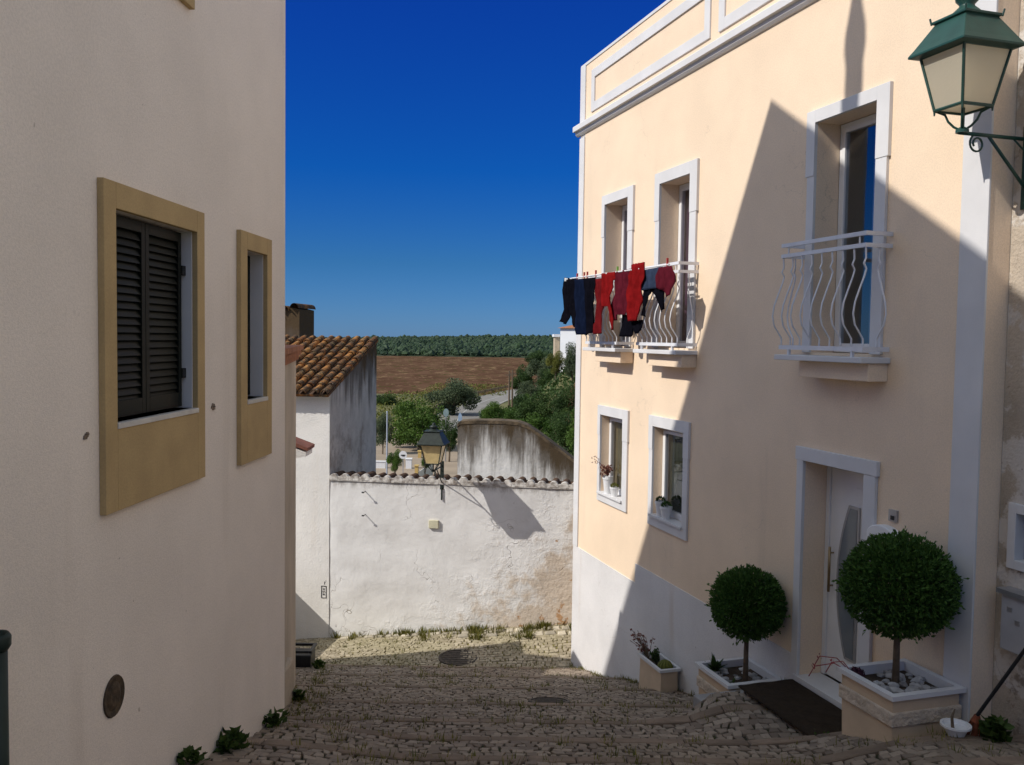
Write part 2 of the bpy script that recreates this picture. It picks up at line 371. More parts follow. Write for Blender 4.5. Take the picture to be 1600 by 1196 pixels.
# ------------------------------------------------------------------ terrain
def grid_axis(parts):
    r=[]
    for a,b,st in parts:
        x=a
        while x<b-1e-6: r.append(x); x+=st
    r.append(parts[-1][1]); return r
ys=grid_axis([(-30,16,2),(16,60,1.5),(60,200,4),(200,440,16),(440,1000,40),(1000,7000,500)])
xs=grid_axis([(-3000,-400,400),(-400,-120,40),(-120,-40,10),(-40,40,2),(40,120,10),(120,400,40),(400,3000,400)])
mb=MB(); nx=len(xs)
for y in ys:
    for x in xs: mb.v.append((x,y,H(x,y)))
for j in range(len(ys)-1):
    for i in range(nx-1):
        a=j*nx+i; cx=(xs[i]+xs[i+1])/2; cy=(ys[j]+ys[j+1])/2
        mi=0
        if cy>440: mi=3
        elif cy>150 and cx<toe(cy)+2: mi=2
        elif 38<cy<97 and -22<cx<toe(cy)-1: mi=1
        elif 62<cy<80 and 3.5<cx<6.2: mi=4
        mb.f.append([a,a+1,a+1+nx,a+nx]); mb.m.append(mi); mb.t.append(.5)
tag(mb.build('terrain',[M['ground'],M['plaza'],M['field'],M['forestfloor'],M['redsoil']],smooth=True,recalc=False),kind='structure')

# ------------------------------------------------------------------ cobbles (lane and cross street)
def cobbles(name, region, ylist, x0f, x1f, st=.08, jm='joint'):
    mb=MB(); rnd=random.Random(3)
    rows=[]
    prev=None
    for j,y in enumerate(ylist):
        x0=x0f(y)-.15; x1=x1f(y)+.15; n=int((x1-x0)/st)
        row=[]
        sh=(j%2)*.5+rnd.uniform(-.2,.2)
        for i in range(-1,n+2):
            row.append(x0+(i+sh+rnd.uniform(-.17,.17))*st)
        rows.append(row)
    for j in range(len(ylist)-1):
        ya,yb=ylist[j],ylist[j+1]; row=rows[j]
        ph=rnd.uniform(0,6)
        for i in range(len(row)-1):
            xa,xb=row[i],row[i+1]; cx=(xa+xb)/2; cy=(ya+yb)/2
            if not region(cx,cy): continue
            w=.018*math.sin(cx*5+j*.25)
            ja=[rnd.uniform(-.021,.021) for _ in range(8)]
            P=[(xa+ja[0],ya+w+ja[1]),(xb+ja[2],ya+w+ja[3]),(xb+ja[4],yb+w+ja[5]),(xa+ja[6],yb+w+ja[7])]
            zt=rnd.uniform(-.004,.004)
            def ring(ins,dz):
                o=[]
                for (x,y) in P:
                    dx,dy=cx-x,cy+w-y; L=math.hypot(dx,dy); k=ins/L
                    yy=min(max(y+dy*k,ya+.004),yb-.004) if abs(ya-min(EDGES,key=lambda e:abs(e-ya)))<.03 or abs(yb-min(EDGES,key=lambda e:abs(e-yb)))<.03 else y+dy*k
                    o.append((x+dx*k,y+dy*k,laneZ(x+dx*k,min(max(yy,ya+.003),yb-.003))+zt+dz))
                return o
            vs=ring(.0055,-.035)+ring(.0065,-.004)+ring(.012,.001)
            fs=[[8,9,10,11]]
            for r in (0,4):
                for q in range(4): fs.append([r+q,r+(q+1)%4,r+4+(q+1)%4,r+4+q])
            mb.add(vs,fs,0,rnd.random())
    # bed of earth in the joints
    for j in range(len(ylist)-1):
        ya,yb=ylist[j],ylist[j+1]; x0=x0f((ya+yb)/2)-.1; x1=x1f((ya+yb)/2)+.1; n=70
        for i in range(n):
            a=lerp(x0,x1,i/n); b=lerp(x0,x1,(i+1)/n)
            if not region((a+b)/2,(ya+yb)/2): pass
            e=.001
            mb.quad((a,ya,laneZ(a,ya+e)-.017),(b,ya,laneZ(b,ya+e)-.017),(b,yb,laneZ(b,yb-e)-.017),(a,yb,laneZ(a,yb-e)-.017),1)
    return tag(mb.build(name,[M['suncobble' if jm=='moss' else 'cobble'],M[jm]],recalc=False),kind='structure')
yl=[]
for a,b in zip([3.6]+EDGES,EDGES):
    y0=a if a==3.6 else a+.0; y1=b-.16; n=max(1,round((y1-y0)/.09))
    yl.append((y0,y1,n))
lane_rows=[]
mbe=MB(); rnd=random.Random(5)
ally=[]
for (y0,y1,n) in yl: ally.append([lerp(y0,y1,i/n) for i in range(n+1)])
for k,rows in enumerate(ally):
    cobbles('cobbled_lane',lambda x,y: XL(y)-.02<x<XR(y)+(.25 if y<6.6 else .02) if y<7.4 else -3.45<x<XR(y)+.02,rows,
        lambda y: XL(y) if y<7.4 else -3.4, lambda y: XR(y)+(.2 if y<6.6 else 0))
    # row of flat edge stones in front of each drop
    yb=EDGES[k]; ya=yb-.16; x=(XL(yb) if yb<7.6 else -3.4)-.1
    while x<XR(yb)+.1:
        L=rnd.uniform(.28,.62); x2=x+L; j=[rnd.uniform(-.018,.018) for _ in range(4)]; e=.004
        ins=.006
        vs=[]
        for ins,dz in ((.004,-.16),(.005,-.004),(.016,.006)):
            for (px,py) in ((x+ins,ya+ins+j[0]*.5),(x2-ins,ya+ins+j[1]*.5),(x2-ins,yb-ins+j[2]*.6-.01),(x+ins,yb-ins+j[3]*.6-.01)):
                vs.append((px,py,laneZ(px,min(py,yb-.001) if py>ya else ya)+dz))
        fs=[[8,9,10,11]]
        for r in (0,4):
            for q in range(4): fs.append([r+q,r+(q+1)%4,r+4+(q+1)%4,r+4+q])
        mbe.add(vs,fs,0,rnd.random()); x=x2
tag(mbe.build('step_edges',M['edge'],recalc=False),kind='structure')
cy=[14.15+.09*i for i in range(30)]
cobbles('cross_street',lambda x,y: y<Yfoot(x)+.02 and not (x>XR(y)+.02 and y<14.6) and not(x<-3.4 and y<14.2),cy,lambda y:-6.5,lambda y: 4.5,jm='moss')
mbe=MB(); rnd=random.Random(15)
for r_ in (0,1):
    x=-3.1 if r_==0 else -.9
    while x<1.25:
        L=rnd.uniform(.11,.2); w=rnd.uniform(.10,.14); yc=Yfoot(x)-.16-.17*r_+rnd.uniform(-.015,.015)
        if rnd.random()<.85:
            vs=[]
            for ins,dz in ((.0,-.03),(.006,.012),(.025,.026)):
                for (a,b) in ((x+ins,yc-w/2+ins),(x+L-ins,yc-w/2+ins),(x+L-ins,yc+w/2-ins),(x+ins,yc+w/2-ins)): vs.append((a+rnd.uniform(-.006,.006),b+rnd.uniform(-.006,.006),laneZ(a,b)+dz))
            fs=[[8,9,10,11]]
            for r in (0,4):
                for q in range(4): fs.append([r+q,r+(q+1)%4,r+4+(q+1)%4,r+4+q])
            mbe.add(vs,fs,0,rnd.random())
        x+=L+.03
tag(mbe.build('kerb_stones',mat('pale_kerb_stone',(.46,.41,.32),.15,6,.85,.4,40,tone=.25),recalc=False),kind='structure')
# drain covers
def drain(name,px,py,label,rx=.33):
    X=None
    for Y in [6+.02*i for i in range(520)]:
        p=at(px,py,Y)
        if p.z<laneZ(p.x,Y): break
    z=laneZ(p.x,Y); mb=MB(); mb.lathe((p.x,Y,z-.03),[(rx,0),(rx,.042),(rx-.03,.046),(rx-.035,.036)],28)
    for i in range(-3,4):
        h=math.sqrt(max(0,(rx-.06)**2-(i*.075)**2)); mb.box(p.x-h,p.x+h,Y+i*.075-.018,Y+i*.075+.018,z+.0,z+.012)
    sl=(laneZ(p.x,Y+.2)-laneZ(p.x,Y-.2))/.4
    mb.v=[(a,b,c+(b-Y)*sl) for a,b,c in mb.v]
    tag(mb.build(name,M['drain'],base=(p.x,Y,z)),label,'drain cover')
drain('drain_cover',716,1028,'round iron drain cover in the sunlit edge of the cross street')
drain('drain_cover',858,1097,'dark iron drain cover in the shaded lane steps',.24)

# ------------------------------------------------------------------ wall with openings (frame x,z plane; reveals go to -depth)
def wall_panel(mb, x0,x1,z0,z1, ops, y=0, mi=0, rmi=0):
    X=sorted({x0,x1}|{o[k] for o in ops for k in (0,1)}); Z=sorted({z0,z1}|{o[k] for o in ops for k in (2,3)})
    for a,b in zip(X,X[1:]):
        for c,d in zip(Z,Z[1:]):
            cx,cz=(a+b)/2,(c+d)/2
            if any(o[0]<cx<o[1] and o[2]<cz<o[3] for o in ops): continue
            mb.quad((a,y,c),(b,y,c),(b,y,d),(a,y,d),mi)
    for (a,b,c,d,dp) in ops:
        for p,q in (((a,c),(b,c)),((b,c),(b,d)),((b,d),(a,d)),((a,d),(a,c))):
            mb.quad((p[0],y,p[1]),(q[0],y,q[1]),(q[0],y-dp,q[1]),(p[0],y-dp,p[1]),rmi)
def ring_frame(mb, a,b,c,d, w, y0,y1, mi=0, bottom=True):
    mb.box(a,a+w,y0,y1,c,d,mi); mb.box(b-w,b,y0,y1,c,d,mi); mb.box(a+w,b-w,y0,y1,d-w,d,mi)
    if bottom: mb.box(a+w,b-w,y0,y1,c,c+w,mi)

# ------------------------------------------------------------------ CREAM HOUSE (right)
S0,S1=6.94,15.24
cream=root('cream_house','cream rendered two storey house with white trim and small balconies on the right','house',FRt,(11,0,-4.6))
UP=[(8.17,9.03,-.10,2.08),(11.49,12.31,-.10,2.02),(13.30,14.13,-.10,2.00)]
LO=[(11.51,12.36,-2.31,-1.14),(13.33,14.15,-2.31,-1.14)]
DOOR=(8.18,9.06,-3.32,-1.15)
ops=[u+(.25,) for u in UP]+[l+(.13,) for l in LO]+[DOOR+(.26,)]
mb=MB(); wall_panel(mb,S0,S1,-7,3.3,ops)
mb.quad((S0,0,3.3),(S1,0,3.3),(S1,0,4.31),(S0,0,4.31))
mb.quad((S1,0,-7),(S1,-7,-7),(S1,-7,4.31),(S1,0,4.31)); mb.quad((S0,0,-7),(S0,-7,-7),(S0,-7,4.31),(S0,0,4.31))
mb.quad((S0,-7,-7),(S1,-7,-7),(S1,-7,4.31),(S0,-7,4.31)); mb.quad((S0,0,4.31),(S1,0,4.31),(S1,-7,4.31),(S0,-7,4.31)); mb.quad((S0,0,-7),(S1,0,-7),(S1,-7,-7),(S0,-7,-7))
mb.quad((S0,-.26,-.6),(S1,-.26,-.6),(S1,-7,-.6),(S0,-7,-.6))
for a,b in ((9.8,9.8),(12.8,12.8)): mb.quad((a,-.3,-7),(a,-7,-7),(a,-7,4.3),(a,-.3,4.3))
mb.build('wall',M['cream'],cream,recalc=False)
# plinth with its step, corner pilasters
mb=MB()
mb.box(12.85,S1,0,.012,-7,-3.37); mb.box(9.18,12.85,0,.012,-7,-3.10); mb.box(S0,8.01,0,.012,-7,-3.02); mb.build('plinth',M['plinth'],cream)
mb=MB(); mb.box(15.04,S1+.004,0,.02,-3.37,3.2); mb.box(15.04,S1+.004,-.25,0,-7,4.30); mb.box(15.04,S1+.004,0,.02,3.42,4.33); mb.build('corner_pilaster',M['trim'],cream,bevel=.004)
mb=MB(); mb.box(S0-.004,7.2,0,.02,-3.02,3.2); mb.box(S0-.004,7.2,0,.02,3.42,4.33); mb.build('corner_pilaster',M['trim'],cream,bevel=.004)
# cornice: stepped moulding
mb=MB(); prof=[(0,3.245),(.025,3.25),(.05,3.275),(.055,3.30),(.055,3.315),(.10,3.32),(.10,3.395),(.085,3.41),(0,3.42)]
a,b=S0-.05,S1+.11; n=len(prof)
mb.add([(a,y,z) for y,z in prof]+[(b,y,z) for y,z in prof],[[i,(i+1)%n,(i+1)%n+n,i+n] for i in range(n)]+[list(range(n)),list(range(n,2*n))[::-1]])
mb.build('cornice',M['trim'],cream)
mb=MB(); mb.box(S0,S1+.01,-.3,.012,4.31,4.35); mb.build('parapet_cap',M['trim'],cream)
for a,b in ((11.12,14.78),(7.35,10.92)):
    mb=MB(); ring_frame(mb,a,b,3.52,4.16,.13,0,.022); mb.build('parapet_panel',M['trim'],cream,bevel=.003)

def right_window(op, out, kind, depth, curtain, glass, zb=None):
    a,b,c,d=op; oa,ob,oc,od=out
    mb=MB(); P=.03
    # surround: lintel with slightly wider shoulders, jambs, optional sill stone
    if kind=='upper':
        mb.box(oa+.02,a,0,P,c,od-.62); mb.box(b,ob-.02,0,P,c,od-.62)
        mb.box(oa,a,0,P+.006,od-.62,od); mb.box(b,ob,0,P+.006,od-.62,od); mb.box(a,b,0,P+.006,d,od)
    elif kind=='lower':
        mb.box(oa+.015,a,0,P,oc+.02,od-.45); mb.box(b,ob-.015,0,P,oc+.02,od-.45); mb.box(oa,a,0,P+.005,od-.45,od); mb.box(b,ob,0,P+.005,od-.45,od)
        mb.box(a,b,0,P+.005,d,od); mb.box(a,b,0,P,oc,c-.03); mb.box(oa+.015,a,0,P,oc,oc+.02); mb.box(b,ob-.015,0,P,oc,oc+.02); mb.box(a-.03,b+.03,-.12,P+.03,c-.03,c+.004)
    w=mb.build('window',M['trim'],cream,bevel=.003)
    fr=MB(); y1=-depth+.0; ring_frame(fr,a+.003,b-.003,c+.005,d-.003,.045,y1-.05,y1)
    ring_frame(fr,a+.049,b-.049,c+.05,d-.05,.04,y1-.05,y1+.008)
    fr.build('frame',M['white'],w,bevel=.004)
    gl=MB(); gl.quad((a+.08,y1-.015,c+.08),(b-.08,y1-.015,c+.08),(b-.08,y1-.015,d-.08),(a+.08,y1-.015,d-.08)); gl.build('pane',glass,w,recalc=False)
    cu=MB(); n=40
    cov=(a+.05,b-.05) if kind!='half' else (a,b)
    lo,hi=curtain[1]
    x0=lerp(a,b,lo); x1=lerp(a,b,hi)
    pts=[(lerp(x0,x1,i/n), y1-.085+.014*math.sin(i*1.25)+.008*math.sin(i*2.9)) for i in range(n+1)]
    for p,q in zip(pts,pts[1:]): cu.quad((p[0],p[1],c+.03),(q[0],q[1],c+.03),(q[0],q[1],d),(p[0],p[1],d))
    cu.build('curtain',M[curtain[0]],w,smooth=True,recalc=False)
    return w
right_window(UP[0],(8.01,9.16,0,2.20),'upper',.25,('bluecur',(.0,.55)),M['darkglass'])
right_window(UP[1],(11.31,12.45,0,2.17),'upper',.25,('purple',(.0,1)),M['glass'])
right_window(UP[2],(13.12,14.24,0,2.14),'upper',.25,('purple',(.0,1)),M['glass'])
right_window(LO[0],(11.37,12.48,-2.46,-1.0),'lower',.12,('darkgreen',(0,1)),M['glass'])
right_window(LO[1],(13.15,14.25,-2.45,-1.0),'lower',.12,('olive',(0,1)),M['glass'])

# balconies
def balcony(a,b):
    """a..b along the wall; rails stand .26 out"""
    P=.27
    mb=MB(); mb.box(a-.02,b+.03,.0,P+.03,-.175,-.125); mb.box(a+.01,b-.24,0,.2,-.33,-.175)
    bal=mb.build('balcony',[M['plinth']],cream,bevel=.006)
    bal.data.materials.clear(); bal.data.materials.append(M['trim']); bal.data.materials.append(M['cream'])
    for p in bal.data.polygons: p.material_index = 1 if p.center.z+BASE[cream.name].z < -.18 else 0
    rl=MB()
    br=MB()
    for x in (a+.15,b-.15): br.box(x-.012,x+.012,P-.027,P-.003,-.13,-.07)
    br.box(a,b,P-.03,P,-.075,-.035); br.box(a,a+.03,.0,P-.03,-.075,-.035); br.box(b-.03,b,.0,P-.03,-.075,-.035); br.build('bottom_rail',M['rail'],bal)
    for z0,z1 in ((.80,.835),(.90,.935)):
        rl.box(a,b,P-.03,P,z0,z1); rl.box(a,a+.03,.0,P-.03,z0,z1); rl.box(b-.03,b,.0,P-.03,z0,z1)
    for x in (a+.1,b-.1): rl.tube([(x,P-.015,.83),(x,P-.015,.91)],.008,6)
    rl.build('railing',M['rail'],bal)
    prof=[(-.04,0),(.03,.0),(.08,.035),(.15,.085),(.24,.105),(.34,.09),(.46,.045),(.56,.005),(.62,-.012),(.665,.014),(.71,-.006),(.80,0)]
    def bb(x,y,dx,dy):
        m=MB(); pts=[]
        for i in range(len(prof)-1):
            z0,o0=prof[i]; z1,o1=prof[i+1]
            for k in range(3): q=k/3; pts.append((x+dx*lerp(o0,o1,q),y+dy*lerp(o0,o1,q),lerp(z0,z1,q)))
        pts.append((x,y,.80)); m.tube(pts,.0085,6); return m.build('baluster',M['rail'],bal,smooth=True)
    n=round((b-a)/.15)
    for i in range(n+1):
        x=lerp(a+.02,b-.02,i/n); bb(x,P-.015,0,1)
    for x,s in ((a+.015,-1),(b-.015,1)):
        bb(x,P*.45,s,0)
    return bal
balcony(7.95,9.17); balcony(11.27,12.42); balcony(13.06,14.22)

# door
mb=MB(); a,b,c,d=DOOR
mb.box(8.03,a,0,.035,-7,-1.15-.0); mb.box(b,9.16,0,.035,-7,-1.15); mb.box(8.01,9.18,0,.04,d,-1.02); mb.box(a-.05,b+.05,-.24,.05,-3.5,-3.27)
dr=mb.build('door',M['trim'],cream,bevel=.004)
y=-.24
mb=MB(); ring_frame(mb,a+.003,b-.003,-3.268,d-.003,.06,y-.06,y,bottom=False); mb.build('frame',M['white'],dr,bevel=.004)
mb=MB(); mb.box(a+.066,b-.066,y-.05,y-.012,-3.26,d-.066)
for z in (-3.0,-2.5): pass
mb.box(a+.12,a+.26,y-.012,y-.004,-1.5,-1.36); mb.box(a+.3,a+.44,y-.012,y-.004,-1.5,-1.36)
mb.build('leaf',M['white'],dr,bevel=.003)
# curved inset: stepped lens
def inset(grow):
    L=[];Rr=[]
    for i in range(17):
        z=lerp(-2.98-grow,-1.56+grow,i/16); q=(i/8-1)
        L.append((a+.50+.15*(1-q*q)+grow,z)); Rr.append((a+.40-grow,z))
    return L+Rr[::-1]
mb=MB(); mb.prism(inset(.025),y-.012,y+.006); mb.build('inset_frame',M['steel'],dr)
mb=MB(); mb.prism(inset(0),y-.01,y+.010); mb.build('inset_glass',M['doorglass'],dr)
mb=MB(); mb.tube([(b-.13,y+.035,-2.42),(b-.13,y+.035,-1.98)],.013,8); mb.tube([(b-.13,y-.012,-2.36),(b-.13,y+.035,-2.36)],.008,6); mb.tube([(b-.13,y-.012,-2.04),(b-.13,y+.035,-2.04)],.008,6); mb.build('handle',M['brass'],dr,smooth=True)
# doorbell and rounded wall box
mb=MB(); mb.box(7.77,7.87,0,.018,-1.5,-1.4,0); mb.box(7.80,7.84,.018,.024,-1.485,-1.45,1); mb.lathe((7.82,0,0),[(.001,0)],3)
mb.v=mb.v[:16]; mb.f=mb.f[:12]; mb.m=mb.m[:12]; mb.t=mb.t[:12]
mb.build('doorbell',[M['steel'],M['hinge']],cream)
mb=MB(); pl=[(7.93+.17*math.cos(t*math.pi/14)-.05,-1.63+.09*math.sin(t*math.pi/14)) for t in range(15)]+[(7.71,-1.95),(8.05,-1.95)]
mb.prism(pl,.0,.09); tag(mb.build('letter_box',M['white'],None,FRt,(7.88,0,-1.95),bevel=.01),'white letter box with a rounded top on the wall behind the larger topiary','letter box')

# raised threshold slab, mat, block
mb=MB(); nx_,ny_=24,16
for i in range(nx_+1):
    for j in range(ny_+1):
        mb.v.append((lerp(7.75,9.06,i/nx_),lerp(.08,.68,j/ny_),-3.325+.004*math.sin(i*1.1)*math.sin(j*.8)))
for i in range(nx_):
    for j in range(ny_):
        q=i*(ny_+1)+j; mb.f.append([q,q+ny_+1,q+ny_+2,q+1]); mb.m.append(0); mb.t.append(.5)
mt=mb.build('doormat',M['mat'],None,FRt,(8.4,.38,-3.345)); md=mt.modifiers.new('thick','SOLIDIFY'); md.thickness=.02
tag(mt,'large dark brown doormat in front of the white door','doormat')
mb=MB(); mb.box(9.10,9.27,.40,1.05,-4.4,-3.44); tag(mb.build('stone_block',M['concrete'],None,FRt,(9.2,.8,-4.0),bevel=.012),'blue grey concrete step block in front of the smaller topiary planter','block')

# ------------------------------------------------------------------ foliage helpers
def leaf(mb, p, d, size, rnd, mi=0, tone=None, wid=.5):
    d=d.normalized(); u=d.cross(Vector((rnd.uniform(-1,1),rnd.uniform(-1,1),rnd.uniform(-1,1)))).normalized(); n=d.cross(u)
    h=size*wid*.5; fold=n*size*.12
    k=len(mb.v); mb.v += [tuple(p-d*size*.5),tuple(p+u*h+fold),tuple(p+d*size*.5),tuple(p-u*h+fold)]
    mb.f.append([k,k+1,k+2,k+3]); mb.m.append(mi); mb.t.append(rnd.random() if tone is None else tone)
def rdir(rnd):
    while True:
        v=Vector((rnd.uniform(-1,1),rnd.uniform(-1,1),rnd.uniform(-1,1)))
        if .05<v.length<1: return v.normalized()
def topiary(name,label,frame,c,rx,rz,ztrunk,seed,n):
    """c = crown centre in frame coordinates"""
    rnd=random.Random(seed); c=Vector(c)
    t=root(name,label,'topiary',frame,(c.x,c.y,ztrunk))
    mb=MB()
    for i in range(n):
        d=rdir(rnd); bump=.97+.05*mn.noise(d*3.1+Vector((seed*3,0,0)))
        r=(rnd.random()**.28)*bump
        if rnd.random()<.05: r*=1.05
        p=c+Vector((d.x*rx*r,d.y*rx*r,d.z*rz*r)); q=(d+rdir(rnd)*.9+Vector((0,0,.25)))
        leaf(mb,p,q,rnd.uniform(.03,.05),rnd,wid=.46,tone=min(1,max(0,rnd.gauss(.45,.25))))
    for i in range(32):
        d=rdir(rnd); p=c+Vector((d.x*rx,d.y*rx,d.z*rz))*.97
        for q_ in range(4): leaf(mb,p+d*.018*q_+rdir(rnd)*.012,d+rdir(rnd)*.5,rnd.uniform(.03,.045),rnd,wid=.45,tone=rnd.uniform(.5,1))
    # branches inside
    mb.build('crown',M['leafdark'],t,recalc=False)
    mb=MB()
    for i in range(26):
        d=rdir(rnd); s=c+Vector((0,0,-rz*.5)); e=c+Vector((d.x*rx*.8,d.y*rx*.8,d.z*rz*.8)); mb.tube([s,lerp(s,e,.5)+rdir(rnd)*.03,e],[.008,.006,.003],5)
    mb.build('branches',M['bark'],t)
    mb=MB(); mb.tube([(c.x,c.y,ztrunk-.05),(c.x+.01,c.y-.005,lerp(ztrunk,c.z,.4)),(c.x-.004,c.y,c.z-rz*.45)],[.03,.024,.022],10); mb.build('trunk',M['bark'],t,smooth=True)
def planter(name,label,a,b,y0,y1,zr,zb,big=True):
    t=root(name,label,'planter',FRt,((a+b)/2,(y0+y1)/2,zb))
    mb=MB(); w=.03
    # tapered body, hollow top
    def rect(i): return [(a+i,y0+i),(b-i,y0+i),(b-i,y1-i),(a+i,y1-i)]
    r0,r1=rect(.05 if big else .02),rect(.03); zi=zr-.09
    vs=[(x,y,zb) for x,y in r0]+[(x,y,zr-.03) for x,y in r1]
    mb.add(vs,[[q,(q+1)%4,(q+1)%4+4,q+4] for q in range(4)]); mb.build('body',M['creamplanter'],t,bevel=.006)
    if big:
        mb=MB(); q0=rect(.022); zz=zr-.19
        for i in range(4):
            (x0,yy0),(x1,yy1)=q0[i],q0[(i+1)%4]
        mb.box(a+.016,b-.016,y0+.016,y1-.016,zz-.055,zz+.055); mb.build('carved_band',M['carved'],t,bevel=.012)
    mb=MB(); o,i_=rect(0),rect(.055 if big else .035)
    for k in range(4):
        p,q,r,s=o[k],o[(k+1)%4],i_[(k+1)%4],i_[k]
        for z,fl in ((zr,0),(zr-.035,1)): mb.quad((*p,z),(*q,z),(*r,z),(*s,z))
        mb.quad((*p,zr-.035),(*q,zr-.035),(*q,zr),(*p,zr)); mb.quad((*s,zr-.10),(*r,zr-.10),(*r,zr),(*s,zr))
    mb.build('rim',M['trim'],t,bevel=.004)
    mb=MB(); mb.box(a+.05,b-.05,y0+.05,y1-.05,zr-.15,zr-.075); mb.build('soil',M['soil'],t)
    return t
def pebbles(label,a,b,y0,y1,z,n,seed):
    rnd=random.Random(seed); mb=MB()
    for i in range(n):
        x,y=rnd.uniform(a,b),rnd.uniform(y0,y1); r=rnd.uniform(.022,.05); prof=[(r*.45,-r*.3),(r*1.0,0),(r*.85,r*.4),(r*.35,r*.62)]
        k=len(mb.v); mb.lathe((x,y,z+rnd.uniform(-.01,.012)),prof,7); tn=rnd.random()
        for j in range(k,len(mb.v)): v=mb.v[j]; mb.v[j]=(v[0]+rnd.uniform(-.2,.2)*r,v[1]+rnd.uniform(-.2,.2)*r,v[2]+rnd.uniform(-.12,.12)*r)
        mb.t[-(7*3+2):]=[tn]*(7*3+2)
    tag(mb.build('pebbles',M['pebble'],None,FRt,((a+b)/2,(y0+y1)/2,z),smooth=False),label,'pebbles',kind='stuff')
G0=random.Random(11)
_a=FRt.hit(1405,915,.36); TP1=(_a[0],.36,_a[1]); _a=FRt.hit(1168,943,.33); TP2=(_a[0],.33,_a[1])
planter('planter','large square cream planter with a carved band below the larger topiary ball',6.95,7.60,.03,.70,-2.59,-3.5)
topiary('topiary','larger dark green topiary ball on a short trunk right of the white door',FRt,(*TP1,),  .45,.42,-2.69,1,16000)
pebbles('grey pebbles around the trunk of the larger topiary',7.03,7.52,.1,.61,-2.665,46,3)
planter('planter','square cream planter holding the smaller topiary left of the doormat',9.28,9.96,.02,.66,-3.40,-4.25)
topiary('topiary','smaller dark green topiary ball on a thin trunk left of the white door',FRt,(*TP2,),.395,.385,-3.5,2,13000)
pebbles('grey pebbles around the trunk of the smaller topiary',9.36,9.88,.1,.58,-3.475,46,4)
planter('planter','small low cream trough with a yellow cactus against the shaded white plinth',11.42,12.08,.03,.32,-4.06,-4.75,False)
# plants in the planters
def spiky(name,label,c,n,h,m,seed,frame=FRt,spread=.9):
    rnd=random.Random(seed); mb=MB(); c=Vector(c)
    for i in range(n):
        a=rnd.uniform(0,6.283); e=rnd.uniform(.2,1.3); d=Vector((math.cos(a)*math.cos(e)*spread,math.sin(a)*math.cos(e)*spread,math.sin(e))); L=h*rnd.uniform(.6,1.1)
        u=d.cross(Vector((0,0,1))).normalized()*h*.08; k=len(mb.v); mid=c+d*L*.5; tip=c+d*L+Vector((0,0,-L*.1))
        mb.v+=[tuple(c-u),tuple(c+u),tuple(mid+u*1.1),tuple(mid-u*1.1),tuple(tip)]; tn=rnd.random()
        mb.f+=[[k,k+1,k+2,k+3],[k+3,k+2,k+4]]; mb.m+=[0,0]; mb.t+=[tn,tn]
    o=mb.build(name,m,None,frame,c,recalc=False); return tag(o,label,'plant')
spiky('aloe_plant','dark spiky aloe in the planter of the smaller topiary',(9.84,.48,-3.47),60,.2,M['leafdeep'],5)
spiky('aloe_plant','small pale spiky succulent beside the pebbles of the smaller topiary',(9.45,.5,-3.47),26,.09,M['weed'],15)
def stems(name,label,c,n,h,m,seed,frame=FRt,lean=(0,0),ls=.04,cat='plant',per=7,spread=.35):
    rnd=random.Random(seed); mb=MB(); c=Vector(c)
    for i in range(n):
        a=rnd.uniform(0,6.28); top=c+Vector((math.cos(a)*h*spread*rnd.random()+lean[0],math.sin(a)*h*spread*rnd.random()+lean[1],h*rnd.uniform(.6,1)))
        mid=lerp(c,top,.5)+Vector((0,0,h*.1)); mb.tube([c,mid,top],[.005,.004,.003],5,1)
        for k in range(per):
            q=rnd.uniform(.35,1.05); p=lerp(c,top,q)+rdir(rnd)*ls*.6; leaf(mb,p,rdir(rnd)+Vector((0,0,.4)),ls*rnd.uniform(.7,1.2),rnd,0,wid=.6)
    return tag(mb.build(name,[m,M['bark']],None,frame,c,recalc=False),label,cat)
stems('flowering_plant','loose reddish flowering plant at the left end of the small trough',(11.98,.2,-4.13),13,.36,M['redleaf'],6,lean=(.1,.08),spread=.6,ls=.045)
stems('green_plant','dark green bushy plant in the middle of the small trough',(11.8,.18,-4.14),16,.2,M['leafdeep'],8,per=14)
def cactus(label,c,r):
    mb=MB(); n=24; rings=9
    for i in range(rings+1):
        th=math.pi*(.5-i/rings*.78)
        for j in range(n):
            a=2*math.pi*j/n; k=r*(1+.07*math.cos(j*math.pi)); mb.v.append((c[0]+k*math.cos(th)*math.cos(a),c[1]+k*math.cos(th)*math.sin(a),c[2]+r*.6+r*math.sin(th)))
    for i in range(rings):
        for j in range(n): mb.f.append([i*n+j,i*n+(j+1)%n,(i+1)*n+(j+1)%n,(i+1)*n+j]); mb.m.append(0); mb.t.append(.3+.5*(j%2))
    tag(mb.build('cactus',M['leafyellow'],None,FRt,c,smooth=False),label,'cactus')
cactus('round yellow green cactus at the near end of the small trough',(11.56,.18,-4.14),.095)
stems('succulent','dark purple rosette succulent at the left corner of the larger planter',(7.49,.58,-2.67),10,.09,mat('purple_leaf',(.06,.02,.035),.3,9),9,per=10,ls=.05)
# red flower stalks leaning from the big planter
mb=MB(); b0=Vector((7.51,.60,-2.64))
for k,(dx,dy,dz) in enumerate(((.22,.16,.09),(.20,.22,.02),(.12,.12,.07))):
    e=b0+Vector((dx,dy,dz)); mb.tube([b0,lerp(b0,e,.5)+Vector((0,0,.06)),e,e+Vector((.03,.03,-.09))],.0045,5)
    for j in range(5): leaf(mb,e+rdir(G0)*.02,rdir(G0),.025,G0)
tag(mb.build('flower_stalk',mat('red_stalk',(.28,.045,.05),.2,9),None,FRt,b0),'thin red flower stalks arching out of the larger planter towards the door','plant')

